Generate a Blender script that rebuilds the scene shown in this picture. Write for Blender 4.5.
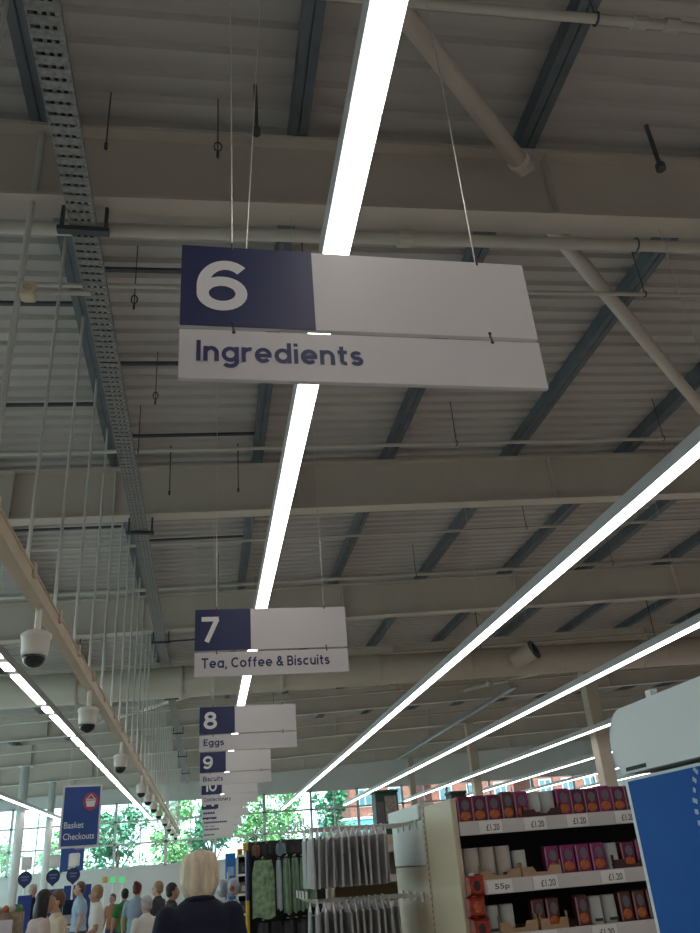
import bpy, math, random
from mathutils import Vector, Matrix
random.seed(7)
for o in list(bpy.data.objects): bpy.data.objects.remove(o, do_unlink=True)
scene = bpy.context.scene
COL = scene.collection

# ------------------------------------------------------------------ camera
F_PX, PITCH, ROLL, YAW, CH = 786.18, math.radians(26.777), math.radians(-4.629), math.radians(11.409), 1.6
_w = Vector((math.sin(YAW)*math.cos(PITCH), math.cos(YAW)*math.cos(PITCH), math.sin(PITCH)))
_r0 = Vector((math.cos(YAW), -math.sin(YAW), 0)); _u0 = _r0.cross(_w)
_r = _r0*math.cos(ROLL)+_u0*math.sin(ROLL); _u = -_r0*math.sin(ROLL)+_u0*math.cos(ROLL)
cam = bpy.data.cameras.new('camera'); cam.sensor_fit = 'VERTICAL'; cam.sensor_height = 24.0
cam.lens = F_PX/933*24.0; cam.clip_start = 0.05; cam.clip_end = 500
camo = bpy.data.objects.new('camera', cam); COL.objects.link(camo)
camo.matrix_world = Matrix(((_r.x, _u.x, -_w.x, 0), (_r.y, _u.y, -_w.y, 0), (_r.z, _u.z, -_w.z, CH), (0, 0, 0, 1)))
scene.camera = camo
def atY(px, py, Y):
    """point at depth Y (metres along the walkway) seen at a photo pixel"""
    d = _w+_r*((px-350)/F_PX)-_u*((py-466.5)/F_PX)
    d = d*(Y/d.y); return Vector((d.x, d.y, d.z+CH))

# ------------------------------------------------------------------ world, sun, exposure
world = bpy.data.worlds.new('sky'); scene.world = world; world.use_nodes = True
bg = world.node_tree.nodes['Background']; bg.inputs[0].default_value = (0.90, 0.96, 1.0, 1); bg.inputs[1].default_value = 4.0
sun = bpy.data.lights.new('sun', 'SUN'); sun.energy = 9.0; sun.angle = 0.02; sun.color = (1, .96, .88)
suno = bpy.data.objects.new('sun', sun); COL.objects.link(suno)
suno.rotation_euler = Vector((-.25, .62, -.75)).to_track_quat('-Z', 'Y').to_euler()
LED = 8.6
vs = scene.view_settings; vs.view_transform = 'Standard'; vs.look = 'None'; vs.gamma = 1; vs.use_curve_mapping = False; vs.exposure = 0.0

# ------------------------------------------------------------------ materials
MATS = {}
def mat(name, col, rough=.55, metal=0., var=.08, scale=6., bump=0., spec=.4, bscale=None, stretch=(1, 1, 1)):
    if name in MATS: return MATS[name]
    m = bpy.data.materials.new(name); m.use_nodes = True; nt = m.node_tree; b = nt.nodes['Principled BSDF']
    b.inputs['Roughness'].default_value = rough; b.inputs['Metallic'].default_value = metal
    b.inputs['Specular IOR Level'].default_value = spec
    tc = nt.nodes.new('ShaderNodeTexCoord'); mp = nt.nodes.new('ShaderNodeMapping'); mp.inputs['Scale'].default_value = stretch
    nt.links.new(tc.outputs['Object'], mp.inputs[0])
    n = nt.nodes.new('ShaderNodeTexNoise'); n.inputs['Scale'].default_value = scale; n.inputs['Detail'].default_value = 4
    nt.links.new(mp.outputs[0], n.inputs['Vector'])
    r = nt.nodes.new('ShaderNodeValToRGB'); r.color_ramp.elements[0].position = .3; r.color_ramp.elements[1].position = .7
    r.color_ramp.elements[0].color = [max(0, c*(1-var)) for c in col]+[1]; r.color_ramp.elements[1].color = [min(1, c*(1+var)) for c in col]+[1]
    nt.links.new(n.outputs['Fac'], r.inputs[0]); nt.links.new(r.outputs[0], b.inputs['Base Color'])
    if bump:
        n2 = nt.nodes.new('ShaderNodeTexNoise'); n2.inputs['Scale'].default_value = bscale or scale*8
        nt.links.new(mp.outputs[0], n2.inputs['Vector'])
        bp = nt.nodes.new('ShaderNodeBump'); bp.inputs['Strength'].default_value = bump; bp.inputs['Distance'].default_value = .01
        nt.links.new(n2.outputs['Fac'], bp.inputs['Height']); nt.links.new(bp.outputs[0], b.inputs['Normal'])
    MATS[name] = m; return m
def emis(name, col, s):
    if name in MATS: return MATS[name]
    m = bpy.data.materials.new(name); m.use_nodes = True; nt = m.node_tree; nt.nodes.clear()
    e = nt.nodes.new('ShaderNodeEmission'); e.inputs[0].default_value = (*col, 1); e.inputs[1].default_value = s
    o = nt.nodes.new('ShaderNodeOutputMaterial'); nt.links.new(e.outputs[0], o.inputs[0]); MATS[name] = m; return m
def glassy(name, col, gl=.07, rough=.05, diff=0.):
    if name in MATS: return MATS[name]
    m = bpy.data.materials.new(name); m.use_nodes = True; nt = m.node_tree; nt.nodes.clear()
    t = nt.nodes.new('ShaderNodeBsdfTransparent'); t.inputs[0].default_value = (*col, 1)
    g = nt.nodes.new('ShaderNodeBsdfGlossy'); g.inputs['Roughness'].default_value = rough
    x = nt.nodes.new('ShaderNodeMixShader'); x.inputs[0].default_value = gl
    nt.links.new(t.outputs[0], x.inputs[1]); nt.links.new(g.outputs[0], x.inputs[2]); out = x
    if diff:
        d = nt.nodes.new('ShaderNodeBsdfDiffuse'); d.inputs[0].default_value = (*[min(1, c*.9) for c in col], 1)
        y = nt.nodes.new('ShaderNodeMixShader'); y.inputs[0].default_value = diff
        nt.links.new(x.outputs[0], y.inputs[1]); nt.links.new(d.outputs[0], y.inputs[2]); out = y
    o = nt.nodes.new('ShaderNodeOutputMaterial'); nt.links.new(out.outputs[0], o.inputs[0]); MATS[name] = m; return m

deck_m = mat('roof_deck_grey', (.47, .44, .415), .6, 0, .07, .6)
beam_m = mat('cream_steel_paint', (.56, .505, .44), .5, 0, .06, 1.2)
galv_m = mat('galvanised_steel', (.30, .34, .38), .42, .55, .18, 9)
purlin_m = mat('purlin_steel', (.135, .16, .185), .45, .4, .15, 4)
dark_m = mat('dark_steel', (.075, .085, .095), .5, .3, .15, 8)
tray_m = mat('cable_tray_steel', (.25, .255, .25), .55, .35, .3, 30)
pipe_m = mat('sprinkler_pipe_paint', (.50, .47, .41), .45, 0, .06, 2)
duct_m = mat('duct_beige', (.50, .44, .36), .5, .0, .05, 1.2)
trunk_m = mat('beige_trunking_paint', (.52, .43, .31), .45, 0, .06, 3)
rod_m = mat('pale_rod', (.62, .62, .59), .4, .2, .05, 5)
wire_m = mat('steel_wire', (.62, .60, .56), .4, .3, .05, 20)
blackm = mat('black_plastic', (.02, .02, .022), .4, 0, .1, 20)
white_m = mat('white_plastic', (.80, .79, .77), .4, 0, .03, 4)
sign_white = mat('sign_white_board', (.66, .63, .63), .42, 0, .015, 3)
navy_m = mat('sign_navy_print', (.026, .034, .105), .42, 0, .04, 5)
navytext = mat('navy_lettering', (.035, .042, .135), .45, 0, .02, 5)
whitetext = mat('white_lettering', (.78, .77, .76), .45, 0, .02, 5)
house_m = mat('luminaire_housing', (.55, .55, .56), .4, .2, .04, 6)
led_m = emis('led_diffuser', (1, .935, .90), LED)
floor_m = mat('vinyl_floor', (.56, .52, .49), .35, 0, .06, 3)
wall_m = mat('white_wall_panel', (.62, .63, .62), .6, 0, .03, 1)
frame_m = mat('window_frame_white', (.62, .66, .66), .4, 0, .03, 3)
pane_m = glassy('tinted_window_glass', (.80, .94, .93))
beige_m = mat('beige_shelf_steel', (.56, .48, .34), .45, 0, .04, 3)
palepanel = mat('pale_panel', (.66, .70, .66), .4, 0, .03, 3)
cbrown = mat('brown_cardboard', (.42, .28, .17), .8, 0, .1, 12)
blue_m = mat('bright_blue_card', (.006, .09, .36), .6, 0, .04, 3, spec=.15)
cardwhite = mat('white_card', (.66, .70, .70), .5, 0, .04, 2)

# ------------------------------------------------------------------ mesh helpers
class MB:
    def __init__(s, off=(0, 0, 0)): s.v = []; s.f = []; s.o = Vector(off)
    def add(s, vs_, fs):
        b = len(s.v); s.v += [Vector(p)-s.o for p in vs_]; s.f += [tuple(i+b for i in f) for f in fs]; return s
    def box(s, x0, x1, y0, y1, z0, z1, sx=0.):
        P = [(x, y, z+sx*x) for z in (z0, z1) for y in (y0, y1) for x in (x0, x1)]
        return s.add(P, [(0, 2, 3, 1), (4, 5, 7, 6), (0, 1, 5, 4), (2, 6, 7, 3), (0, 4, 6, 2), (1, 3, 7, 5)])
    def bbox(s, x0, x1, y0, y1, z0, z1, b=.004):
        """box with chamfered vertical and horizontal edges"""
        cx, cy, cz = (x0+x1)/2, (y0+y1)/2, (z0+z1)/2; hx, hy, hz = (x1-x0)/2, (y1-y0)/2, (z1-z0)/2
        P = []
        for (dz, dd) in ((-hz, b), (-hz+b, 0), (hz-b, 0), (hz, b)):
            for sx_, sy_, k in ((-1, -1, 0), (-1, -1, 1), (1, -1, 1), (1, -1, 0), (1, 1, 0), (1, 1, 1), (-1, 1, 1), (-1, 1, 0)):
                ax, ay = hx-dd, hy-dd
                P.append((cx+sx_*(ax-(b if k else 0)), cy+sy_*(ay-(0 if k else b)), cz+dz))
        fs = [tuple(range(7, -1, -1)), tuple(range(24, 32))]
        for r in range(3):
            for i in range(8):
                j = (i+1) % 8; fs.append((r*8+i, r*8+j, r*8+8+j, r*8+8+i))
        return s.add(P, fs)
    def tube(s, p, q, r, n=10, r2=None, cap=True):
        p, q = Vector(p), Vector(q); d = (q-p).normalized(); a = d.orthogonal().normalized(); b = d.cross(a)
        if r2 is None: r2 = r
        P = [p+(a*math.cos(t)+b*math.sin(t))*r for t in [2*math.pi*i/n for i in range(n)]]
        P += [q+(a*math.cos(t)+b*math.sin(t))*r2 for t in [2*math.pi*i/n for i in range(n)]]
        fs = [(i, (i+1) % n, n+(i+1) % n, n+i) for i in range(n)]
        if cap: fs += [tuple(range(n-1, -1, -1)), tuple(range(n, 2*n))]
        return s.add(P, fs)
    def path(s, pts, r, n=6):
        for a, b in zip(pts[:-1], pts[1:]): s.tube(a, b, r, n)
        return s
    def ell(s, c, rad, nu=14, nv=9):
        P = [(c[0], c[1], c[2]-rad[2])]; fs = []
        for j in range(1, nv):
            t = math.pi*j/nv
            for i in range(nu):
                a = 2*math.pi*i/nu; P.append((c[0]+rad[0]*math.sin(t)*math.cos(a), c[1]+rad[1]*math.sin(t)*math.sin(a), c[2]-rad[2]*math.cos(t)))
        P.append((c[0], c[1], c[2]+rad[2])); N = len(P)-1
        for i in range(nu):
            k = (i+1) % nu; fs.append((0, 1+k, 1+i)); fs.append((N, N-nu+i, N-nu+k))
            for j in range(nv-2): fs.append((1+j*nu+i, 1+j*nu+k, 1+(j+1)*nu+k, 1+(j+1)*nu+i))
        return s.add(P, fs)
    def cap(s, p, q, r, r2=None, n=12):
        r2 = r if r2 is None else r2
        s.tube(p, q, r, n, r2); s.ell(p, (r, r, r), n, 8); s.ell(q, (r2, r2, r2), n, 8); return s
    def lathe(s, c, prof, n=20):
        P = []; fs = []
        for (r, z) in prof:
            for i in range(n):
                a = 2*math.pi*i/n; P.append((c[0]+r*math.cos(a), c[1]+r*math.sin(a), c[2]+z))
        for j in range(len(prof)-1):
            for i in range(n):
                k = (i+1) % n; fs.append((j*n+i, j*n+k, (j+1)*n+k, (j+1)*n+i))
        fs += [tuple(range(n-1, -1, -1)), tuple(range((len(prof)-1)*n, len(prof)*n))]
        return s.add(P, fs)
    def prism(s, poly, axis, a0, a1):
        """poly: 2D points; axis 'x' (poly=y,z), 'y' (poly=x,z), 'z' (poly=x,y)"""
        n = len(poly)
        mk = {'x': lambda p, a: (a, p[0], p[1]), 'y': lambda p, a: (p[0], a, p[1]), 'z': lambda p, a: (p[0], p[1], a)}[axis]
        return s.add([mk(p, a0) for p in poly]+[mk(p, a1) for p in poly],
                     [tuple(range(n-1, -1, -1)), tuple(range(n, 2*n))]+[(i, (i+1) % n, n+(i+1) % n, n+i) for i in range(n)])
    def mesh(s, name, m, smooth=False):
        me = bpy.data.meshes.new(name); me.from_pydata([tuple(p) for p in s.v], [], s.f); me.update()
        me.materials.append(m)
        if smooth: me.shade_smooth()
        return me
    def build(s, name, m, parent=None, smooth=False, fix=True):
        me = s.mesh(name, m, smooth)
        if fix: fixn(me)
        o = link(name, me, parent)
        if parent is None and s.o.length == 0: recenter(o)
        elif parent is None: o.location = s.o
        return o
def fixn(me):
    import bmesh
    bm = bmesh.new(); bm.from_mesh(me); bmesh.ops.recalc_face_normals(bm, faces=bm.faces); bm.to_mesh(me); bm.free()
def link(name, me, parent=None):
    o = bpy.data.objects.new(name, me); COL.objects.link(o)
    if parent is not None: o.parent = parent
    return o
def recenter(o):
    vs_ = o.data.vertices
    if not len(vs_): return
    xs = [v.co.x for v in vs_]; ys = [v.co.y for v in vs_]; z = min(v.co.z for v in vs_)
    c = Vector(((min(xs)+max(xs))/2, (min(ys)+max(ys))/2, z))
    o.data.transform(Matrix.Translation(-c)); o.location = c
def empty(name, loc=(0, 0, 0), rz=0.):
    o = bpy.data.objects.new(name, None); COL.objects.link(o); o.location = loc; o.rotation_euler = (0, 0, rz); o.empty_display_size = .1
    return o
def tag(o, label, cat, group=None, kind=None):
    if label: o['label'] = label
    if cat: o['category'] = cat
    if group: o['group'] = group
    if kind: o['kind'] = kind
    return o
def struct(o): o['kind'] = 'structure'; return o
def copy_tree(o, parent=None):
    c = o.copy(); COL.objects.link(c); c.parent = parent
    for k in ('label', 'group', 'category'):
        pass
    for ch in list(o.children): copy_tree(ch, c)
    return c
ORD = ['first', 'second', 'third', 'fourth', 'fifth', 'sixth', 'seventh', 'eighth', 'ninth', 'tenth', 'eleventh', 'twelfth', 'thirteenth', 'fourteenth', 'fifteenth', 'sixteenth', 'seventeenth', 'eighteenth']
_tc = {}
def text_mesh(body, x0, x1, z0, z1, y, m, name, parent, bold=.012, off=(0, 0, 0), thick=.002, fit='both', face='-y'):
    """raised lettering filling the given box on a plane facing -Y (or -X: then x runs along -Y)"""
    key = (body, bold)
    if key not in _tc:
        cu = bpy.data.curves.new('lettering', 'FONT'); cu.body = body; cu.size = 1; cu.offset = bold; cu.extrude = 0; cu.resolution_u = 8
        t = bpy.data.objects.new('lettering', cu); COL.objects.link(t)
        dg = bpy.context.evaluated_depsgraph_get(); me0 = bpy.data.meshes.new_from_object(t.evaluated_get(dg))
        _tc[key] = ([v.co.copy() for v in me0.vertices], [tuple(p.vertices) for p in me0.polygons])
        bpy.data.objects.remove(t); bpy.data.curves.remove(cu); bpy.data.meshes.remove(me0)
    P, Fs = _tc[key]
    ax0, ax1 = min(p.x for p in P), max(p.x for p in P); az0, az1 = min(p.y for p in P), max(p.y for p in P)
    b = MB(off); Q = []
    for p in P:
        u_ = x0+(p.x-ax0)/(ax1-ax0)*(x1-x0); v_ = z0+(p.y-az0)/(az1-az0)*(z1-z0)
        Q.append((u_, y, v_) if face == '-y' else (y, -u_, v_))
    b.add(Q, Fs)
    return b.build(name, m, parent, fix=False)
def arc(cx, cy, rx, ry, a0, a1, n=14): return [(cx+rx*math.cos(math.radians(a0+(a1-a0)*i/n)), cy+ry*math.sin(math.radians(a0+(a1-a0)*i/n))) for i in range(n+1)]
_bowl = arc(.36, .36, .275, .275, 0, 360, 24)
GL = {'I': (.17, [[(.085, 0), (.085, 1)]]), 'n': (.64, [[(.085, 0), (.085, .72)], arc(.32, .39, .235, .245, 180, 0)+[(.555, 0)]]), 'u': (.64, [[(.555, 0), (.555, .72)], [(.085, .72)]+arc(.32, .33, .235, .245, 180, 360)]),
 'i': (.17, [[(.085, 0), (.085, .72)], [(.085, .84), (.085, 1)]]), 'r': (.44, [[(.085, 0), (.085, .72)], arc(.35, .37, .265, .265, 180, 72)]), 'e': (.72, [[(.085, .345), (.715, .345)], arc(.36, .36, .275, .275, 0, 318, 22)]),
 'd': (.72, [_bowl, [(.635, 0), (.635, 1)]]), 'a': (.72, [_bowl, [(.635, 0), (.635, .72)]]), 'o': (.72, [_bowl]), 'c': (.66, [arc(.36, .36, .275, .275, 45, 315, 20)]),
 'g': (.72, [_bowl, [(.635, .72)]+arc(.36, -.02, .275, .185, 0, -150)]), 't': (.46, [[(.2, .93)]+arc(.37, .22, .17, .135, 180, 285), [(.02, .64), (.44, .64)]]),
 's': (.54, [arc(.27, .505, .18, .13, 25, 270)+arc(.27, .23, .2, .145, 90, -160)[1:]]), 'f': (.44, [[(.19, 0)]+arc(.37, .75, .18, .165, 180, 80), [(.02, .64), (.42, .64)]]), 'y': (.64, [[(.06, .72), (.33, .03)], [(.6, .72), (.22, -.25)]]),
 'T': (.74, [[(0, .915), (.74, .915)], [(.37, 0), (.37, .9)]]), 'C': (.82, [arc(.46, .5, .375, .415, 45, 315, 24)]), 'E': (.58, [[(.085, 0), (.085, 1)], [(.085, .915), (.58, .915)], [(.085, .5), (.52, .5)], [(.085, .085), (.58, .085)]]),
 'B': (.68, [[(.085, 0), (.085, 1)], [(.085, .915)]+arc(.36, .71, .2, .205, 90, -90)+[(.085, .505)], [(.085, .505)]+arc(.38, .295, .22, .21, 90, -90)+[(.085, .085)]]), ',': (.2, [[(.13, .12), (.05, -.14)]]), ' ': (.2, []),
 '&': (.76, [[(.74, .0), (.24, .62)]+arc(.37, .76, .155, .155, 200, -40)+[(.2, .44)]+arc(.33, .28, .245, .195, 135, 350)+[(.66, .46)]]),
 '6': (.8, [arc(.40, .335, .30, .24, 0, 360, 28), arc(.46, .48, .36, .42, 48, 180, 18)+[(.10, .34)]]), '9': (.8, [arc(.40, .665, .30, .24, 0, 360, 28), arc(.34, .52, .36, .42, 228, 360, 18)+[(.70, .66)]]),
 '8': (.76, [arc(.38, .715, .23, .185, 0, 360, 26), arc(.38, .305, .28, .21, 0, 360, 28)]), '7': (.68, [[(0, .9), (.66, .9)], [(.60, .9), (.2, 0)]]), '1': (.4, [[(.3, 0), (.3, 1)], [(.3, .93), (.02, .72)]]), '0': (.82, [arc(.41, .5, .31, .405, 0, 360, 28)])}
def stroke_text(body, x0, x1, z0, z1, y, m, name, parent, off, w=.17, gap=.13):
    """lettering drawn as constant-width strokes, filling the box on a plane facing -Y"""
    h = w/2; Q = []; Fs = []; x = 0.; lay = 0
    for ch in body:
        adv, paths = GL[ch]
        for P in paths:
            n = len(P); closed = n > 4 and abs(P[0][0]-P[-1][0])+abs(P[0][1]-P[-1][1]) < 1e-6; b0 = len(Q); lay += 1
            for i, p in enumerate(P):
                pa = P[i-1] if i else (P[-2] if closed else p); pb = P[i+1] if i < n-1 else (P[1] if closed else p)
                d = Vector((pb[0]-pa[0], pb[1]-pa[1])); d = d.normalized() if d.length else Vector((1, 0)); k = 1.
                if 0 < i < n-1:
                    e1 = Vector((p[0]-pa[0], p[1]-pa[1])).normalized(); k = min(1.4, 1/max(.3, abs(e1.dot(d))))
                nx, ny = -d.y*h*k, d.x*h*k; Q += [(x+p[0]+nx, p[1]+ny, lay), (x+p[0]-nx, p[1]-ny, lay)]
            for i in range(n-1): Fs.append((b0+2*i, b0+2*i+1, b0+2*i+3, b0+2*i+2))
        x += adv+gap
    ax0, ax1 = min(p[0] for p in Q), max(p[0] for p in Q); az0, az1 = min(p[1] for p in Q), max(p[1] for p in Q)
    b = MB(off); b.add([(x0+(p[0]-ax0)/(ax1-ax0)*(x1-x0), y-.0002*(p[2] % 4), z0+(p[1]-az0)/(az1-az0)*(z1-z0)) for p in Q], Fs)
    return b.build(name, m, parent, fix=False)
def remeshed(b, name, m, parent, voxel=.012, smooth=3):
    me = b.mesh(name, m); o = bpy.data.objects.new(name, me); COL.objects.link(o)
    r = o.modifiers.new('r', 'REMESH'); r.mode = 'VOXEL'; r.voxel_size = voxel
    if smooth:
        sm = o.modifiers.new('s', 'SMOOTH'); sm.factor = .5; sm.iterations = smooth
    dg = bpy.context.evaluated_depsgraph_get(); me2 = bpy.data.meshes.new_from_object(o.evaluated_get(dg)); me2.name = name
    bpy.data.objects.remove(o); bpy.data.meshes.remove(me)
    me2.materials.clear(); me2.materials.append(m); me2.shade_smooth()
    return link(name, me2, parent)

# ================================================================== the room
S = .0428                                    # roof pitch, rising to the right
XL, XR, YB, YF = -12.5, 24.0, -7.0, 47.0
HB = CH+4.70                                 # underside of roof beams at X = 0
HT = CH+5.48                                 # top of the beams / underside of the purlins
HD = HT+.19                                  # underside of the deck
struct(MB().box(XL, XR, YB, YF, -.1, 0).build('floor', floor_m))
b = MB(); per = .24; n = int((YF-YB)/per)
prof = [(0, 0), (.10, 0), (.13, .045), (.21, .045)]
P = []; 
for i in range(n+1):
    for dy, dz in prof: P.append((YB+i*per+dy, HD+dz))
vs_ = [(x, y, z+S*x) for x in (XL, XR) for (y, z) in P]+[(x, P[0][0] if k == 0 else P[-1][0], HD+.2+S*x) for k in (0, 1) for x in (XL, XR)]
N = len(P); fs = [(i, i+1, N+i+1, N+i) for i in range(N-1)]
fs.append((2*N, 2*N+1, 2*N+3, 2*N+2))
b.add(vs_, fs)
ceiling = struct(b.build('ceiling', deck_m, fix=False)); CO = Vector(ceiling.location)
def cpart(b, name, m, smooth=False):
    b.o = CO; b.v = [p-CO for p in b.v]; return b.build(name, m, ceiling, smooth)
beamY = [4.73+6*k for k in range(-1, 8)]
for k, yb in enumerate(beamY):
    b = MB()
    b.box(XL, XR, yb-.12, yb+.12, HB, HB+.03, S); b.box(XL, XR, yb-.01, yb+.01, HB+.03, HT-.03, S); b.box(XL, XR, yb-.12, yb+.12, HT-.03, HT, S)
    bo = cpart(b, 'roof_beam', beam_m)
    for xs in [(2.95 if k % 2 else 1.35)+4.1*j for j in range(-3, 5)]:
        q = MB(CO); q.box(xs, xs+.02, yb-.1, yb-.012, HB+.03, HT-.03, S); q.build('stiffener', beam_m, bo)
XP = [-1.34+2.055*k for k in range(-5, 13)]
for x in XP:
    z = HT+S*x; t = .006
    b = MB().prism([(x-.08, z+.03), (x-.08, z), (x-.006, z), (x-.006, z+.02), (x+.006, z+.02), (x+.006, z), (x+.08, z), (x+.08, z+.03), (x+.074, z+.03), (x+.074, z+.19), (x-.074, z+.19), (x-.074, z+.03)], 'y', YB+.02, YF-.02)
    cpart(b, 'purlin', purlin_m)
def brace(x0, y0, x1, y1, h, r=.075):
    a = Vector((x0, y0, h+S*x0)); c = Vector((x1, y1, h+S*x1)); d = (c-a).normalized()
    o = cpart(MB().tube(a, c, r, 14), 'brace_tube', beam_m, False)
    o.data.shade_smooth()
    for e, sg in ((a, -1), (c, 1)):
        s_ = Vector((-d.y, d.x, 0))
        q = MB(CO); q.tube(e-d*.0, e+d*sg*.05, r*1.25, 14); q.build('end_plate', beam_m, o)
        q = MB(CO); p_ = e+d*sg*.05; q.add([p_+s_*.09, p_-s_*.09, p_-s_*.06+d*sg*.17, p_+s_*.06+d*sg*.17]+[p_+s_*.09+Vector((0, 0, .012)), p_-s_*.09+Vector((0, 0, .012)), p_-s_*.06+d*sg*.17+Vector((0, 0, .012)), p_+s_*.06+d*sg*.17+Vector((0, 0, .012))], [(0, 1, 2, 3), (4, 7, 6, 5), (0, 4, 5, 1), (1, 5, 6, 2), (2, 6, 7, 3), (3, 7, 4, 0)]); q.build('gusset', beam_m, o)
HBR = CH+5.12
brace(-3.3, -1.0, 2.55, 4.42, HBR); brace(2.95, 4.98, 9.0, 10.55, HBR)
brace(9.2, 11.0, 15.0, 16.5, HBR); brace(1.6, 22.95, -3.5, 28.5, HBR-.1, .06); brace(14.8, 23.0, 9.4, 28.5, HBR-.1, .06)
for (y, xa, xb) in ((6.35, 0, 1), (8.0, 0, 1), (9.75, 0, 1), (12.4, 0, 1), (13.6, 0, 1), (6.9, -1, 0), (8.9, -1, 0), (12.9, -1, 0), (18.2, 0, 1), (20.6, 0, 1), (24.5, 0, 1), (26.4, 0, 1)):
    x0, x1 = XP[5+xa]+.01, XP[5+xb]-.01
    cpart(MB().box(x0, x1, y, y+.05, HT+.02, HT+.05, S), 'sag_bar', dark_m)

# walls
b = MB(); WT, WS = 5.45, 2.25
b.box(XL, XR, YF, YF+.3, 0, WS); b.box(XL, XR, YF, YF+.3, WT, 8.5)
struct(b.build('wall_far', wall_m))
wall_l = MB().box(XL-.3, XL, YB, YF, 0, 1.0).box(XL-.3, XL, YB, YF, 4.6, 7.6).box(XL-.3, XL, YB, 2, 1, 4.6)
struct(wall_l.build('wall_left', wall_m))
struct(MB().box(XR, XR+.3, YB, YF, 0, 9).build('wall_right', wall_m))
struct(MB().box(XL, XR, YB-.3, YB, 0, 9).build('wall_back', wall_m))
# windows in the far wall
nw = 14; ww = (XR-XL)/nw; rows = [WS, 3.35, 4.42, WT]
for i in range(nw):
    x0, x1 = XL+i*ww, XL+(i+1)*ww
    root = struct(empty('window_%d' % (i+1), ((x0+x1)/2, YF+.1, WS))); off = root.location
    f_ = MB(off); fr = .10 if i % 2 == 0 else .06
    f_.box(x0, x0+fr, YF+.02, YF+.14, WS, WT); f_.box(x1-.06, x1, YF+.02, YF+.14, WS, WT)
    for z in rows[:-1]: f_.box(x0, x1, YF+.02, YF+.14, z, z+.09)
    f_.box(x0, x1, YF+.02, YF+.14, WT-.1, WT); xm = (x0+x1)/2
    f_.box(xm-.03, xm+.03, YF+.04, YF+.12, WS, WT)
    f_.build('window_frame', frame_m, root)
    for z0, z1 in zip(rows[:-1], rows[1:]):
        for xa, xb in ((x0, xm), (xm, x1)):
            MB(off).box(xa+.04, xb-.04, YF+.075, YF+.085, z0+.05, z1-.02).build('pane', pane_m, root)
for i in range(9):
    y0, y1 = 2+5*i, 2+5*(i+1)
    root = struct(empty('window_%d' % (nw+i+1), (XL-.15, (y0+y1)/2, 1.0))); off = root.location
    f_ = MB(off)
    for y in (y0, (y0+y1)/2-.04, y1-.08): f_.box(XL-.2, XL-.08, y, y+.08, 1, 4.6)
    for z in (1.0, 2.7, 4.5): f_.box(XL-.2, XL-.08, y0, y1, z, z+.1)
    f_.build('window_frame', frame_m, root)
    for z0, z1 in ((1.0, 2.7), (2.7, 4.5)): MB(off).box(XL-.15, XL-.14, y0+.05, y1-.05, z0+.05, z1+.05).build('pane', pane_m, root)
# columns (round, white) on the beam lines
colw = mat('white_column_paint', (.66, .68, .67), .45, 0, .03, 2)
colb = mat('cream_column_paint', (.50, .44, .36), .5, 0, .04, 2)
def column(x, y, r, m, label, sq=False):
    top = HB+S*x; root = tag(empty('column', (x, y, 0)), label, 'column'); q = MB()
    if sq: q.bbox(-r, r, -r, r, .03, top-.03, .02)
    else: q.tube((0, 0, .03), (0, 0, top-.03), r, 20)
    q.build('shaft', m, root).data.shade_smooth() if not sq else q.build('shaft', m, root)
    MB().box(-r*1.5, r*1.5, -r*1.5, r*1.5, top-.03, top-.002).build('cap_plate', m, root)
    MB().box(-r*1.5, r*1.5, -r*1.5, r*1.5, 0, .03).build('base_plate', m, root)
column(-7.02, 34.73, .17, colw, 'round white column at far left, the wider and nearer of two'); column(-6.95, 40.73, .16, colw, 'round white column just left of the blue hanging checkout sign')
column(11.4, 22.73, .2, colb, 'square cream column rising behind the red packets, near the white display', True)
column(11.4, 34.73, .18, colb, 'slim square cream column further back, left of the bigger one', True)
column(11.4, 46.2, .16, colb, 'farthest thin square cream column against the far windows', True)

# ------------------------------------------------------------------ ceiling services
def xpipe(y, h, r, label, x0=XL+.05, x1=XR-.05, fit=(), m=pipe_m, clamp=()):
    root = tag(empty('sprinkler_pipe', (0, y, CH+h)), label, 'pipe')
    q = MB(); q.tube((x0, 0, S*x0), (x1, 0, S*x1), r, 12); q.build('pipe', m, root).data.shade_smooth()
    for x in fit: MB().tube((x-.05, 0, S*(x-.05)), (x+.05, 0, S*(x+.05)), r*1.45, 12).build('coupling', m, root)
    for x in clamp:
        q = MB(); z = S*x; ring = [(0, r*1.25*math.cos(t), z+r*1.25*math.sin(t)) for t in [2*math.pi*i/12 for i in range(13)]]
        q.path([(x+p[0], p[1], p[2]) for p in ring], .008, 6)
        top = HD-(CH+h)+S*x
        if y % 6 < 4.55 or y % 6 > 4.9: q.tube((x, 0, z+r*1.2), (x, 0, top), .006, 6)
        q.build('hanger_clip', dark_m, root)
    return root
xpipe(3.09, 5.0, .034, 'thin cream pipe across the top edge, nearest of the ceiling pipes', fit=(2.95, 3.2), clamp=(2.62, -2.0, 6.5))
xpipe(4.86, 4.60, .052, 'thick cream pipe tight under the nearest roof beam behind aisle sign 6', clamp=(3.75, 8.0, -3.5), fit=(1.6, 6.4))
xpipe(5.98, 4.98, .022, 'thin pipe crossing behind the right end of aisle sign 6', clamp=(4.55, .9, 8.2))
xpipe(9.22, 4.98, .026, 'thin pipe just in front of the second roof beam', clamp=(3.4, -.9, 6.6))
xpipe(12.3, 4.9, .026, 'thin pipe crossing just beyond the second roof beam', clamp=(1.2, 5.6, -3.2))
xpipe(14.9, 5.02, .034, 'pipe crossing just above aisle sign 7', clamp=(.2, 4.2, 8.6))
xpipe(21.2, 4.9, .03, 'pipe behind the large round duct', clamp=(3.2, -5.2)); xpipe(27.0, 4.95, .03, 'pipe crossing above aisle sign 8', clamp=(2.2, 6.5)); xpipe(33.0, 4.95, .03, 'farthest thin ceiling pipe before the window wall', clamp=(2.2,))
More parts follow.
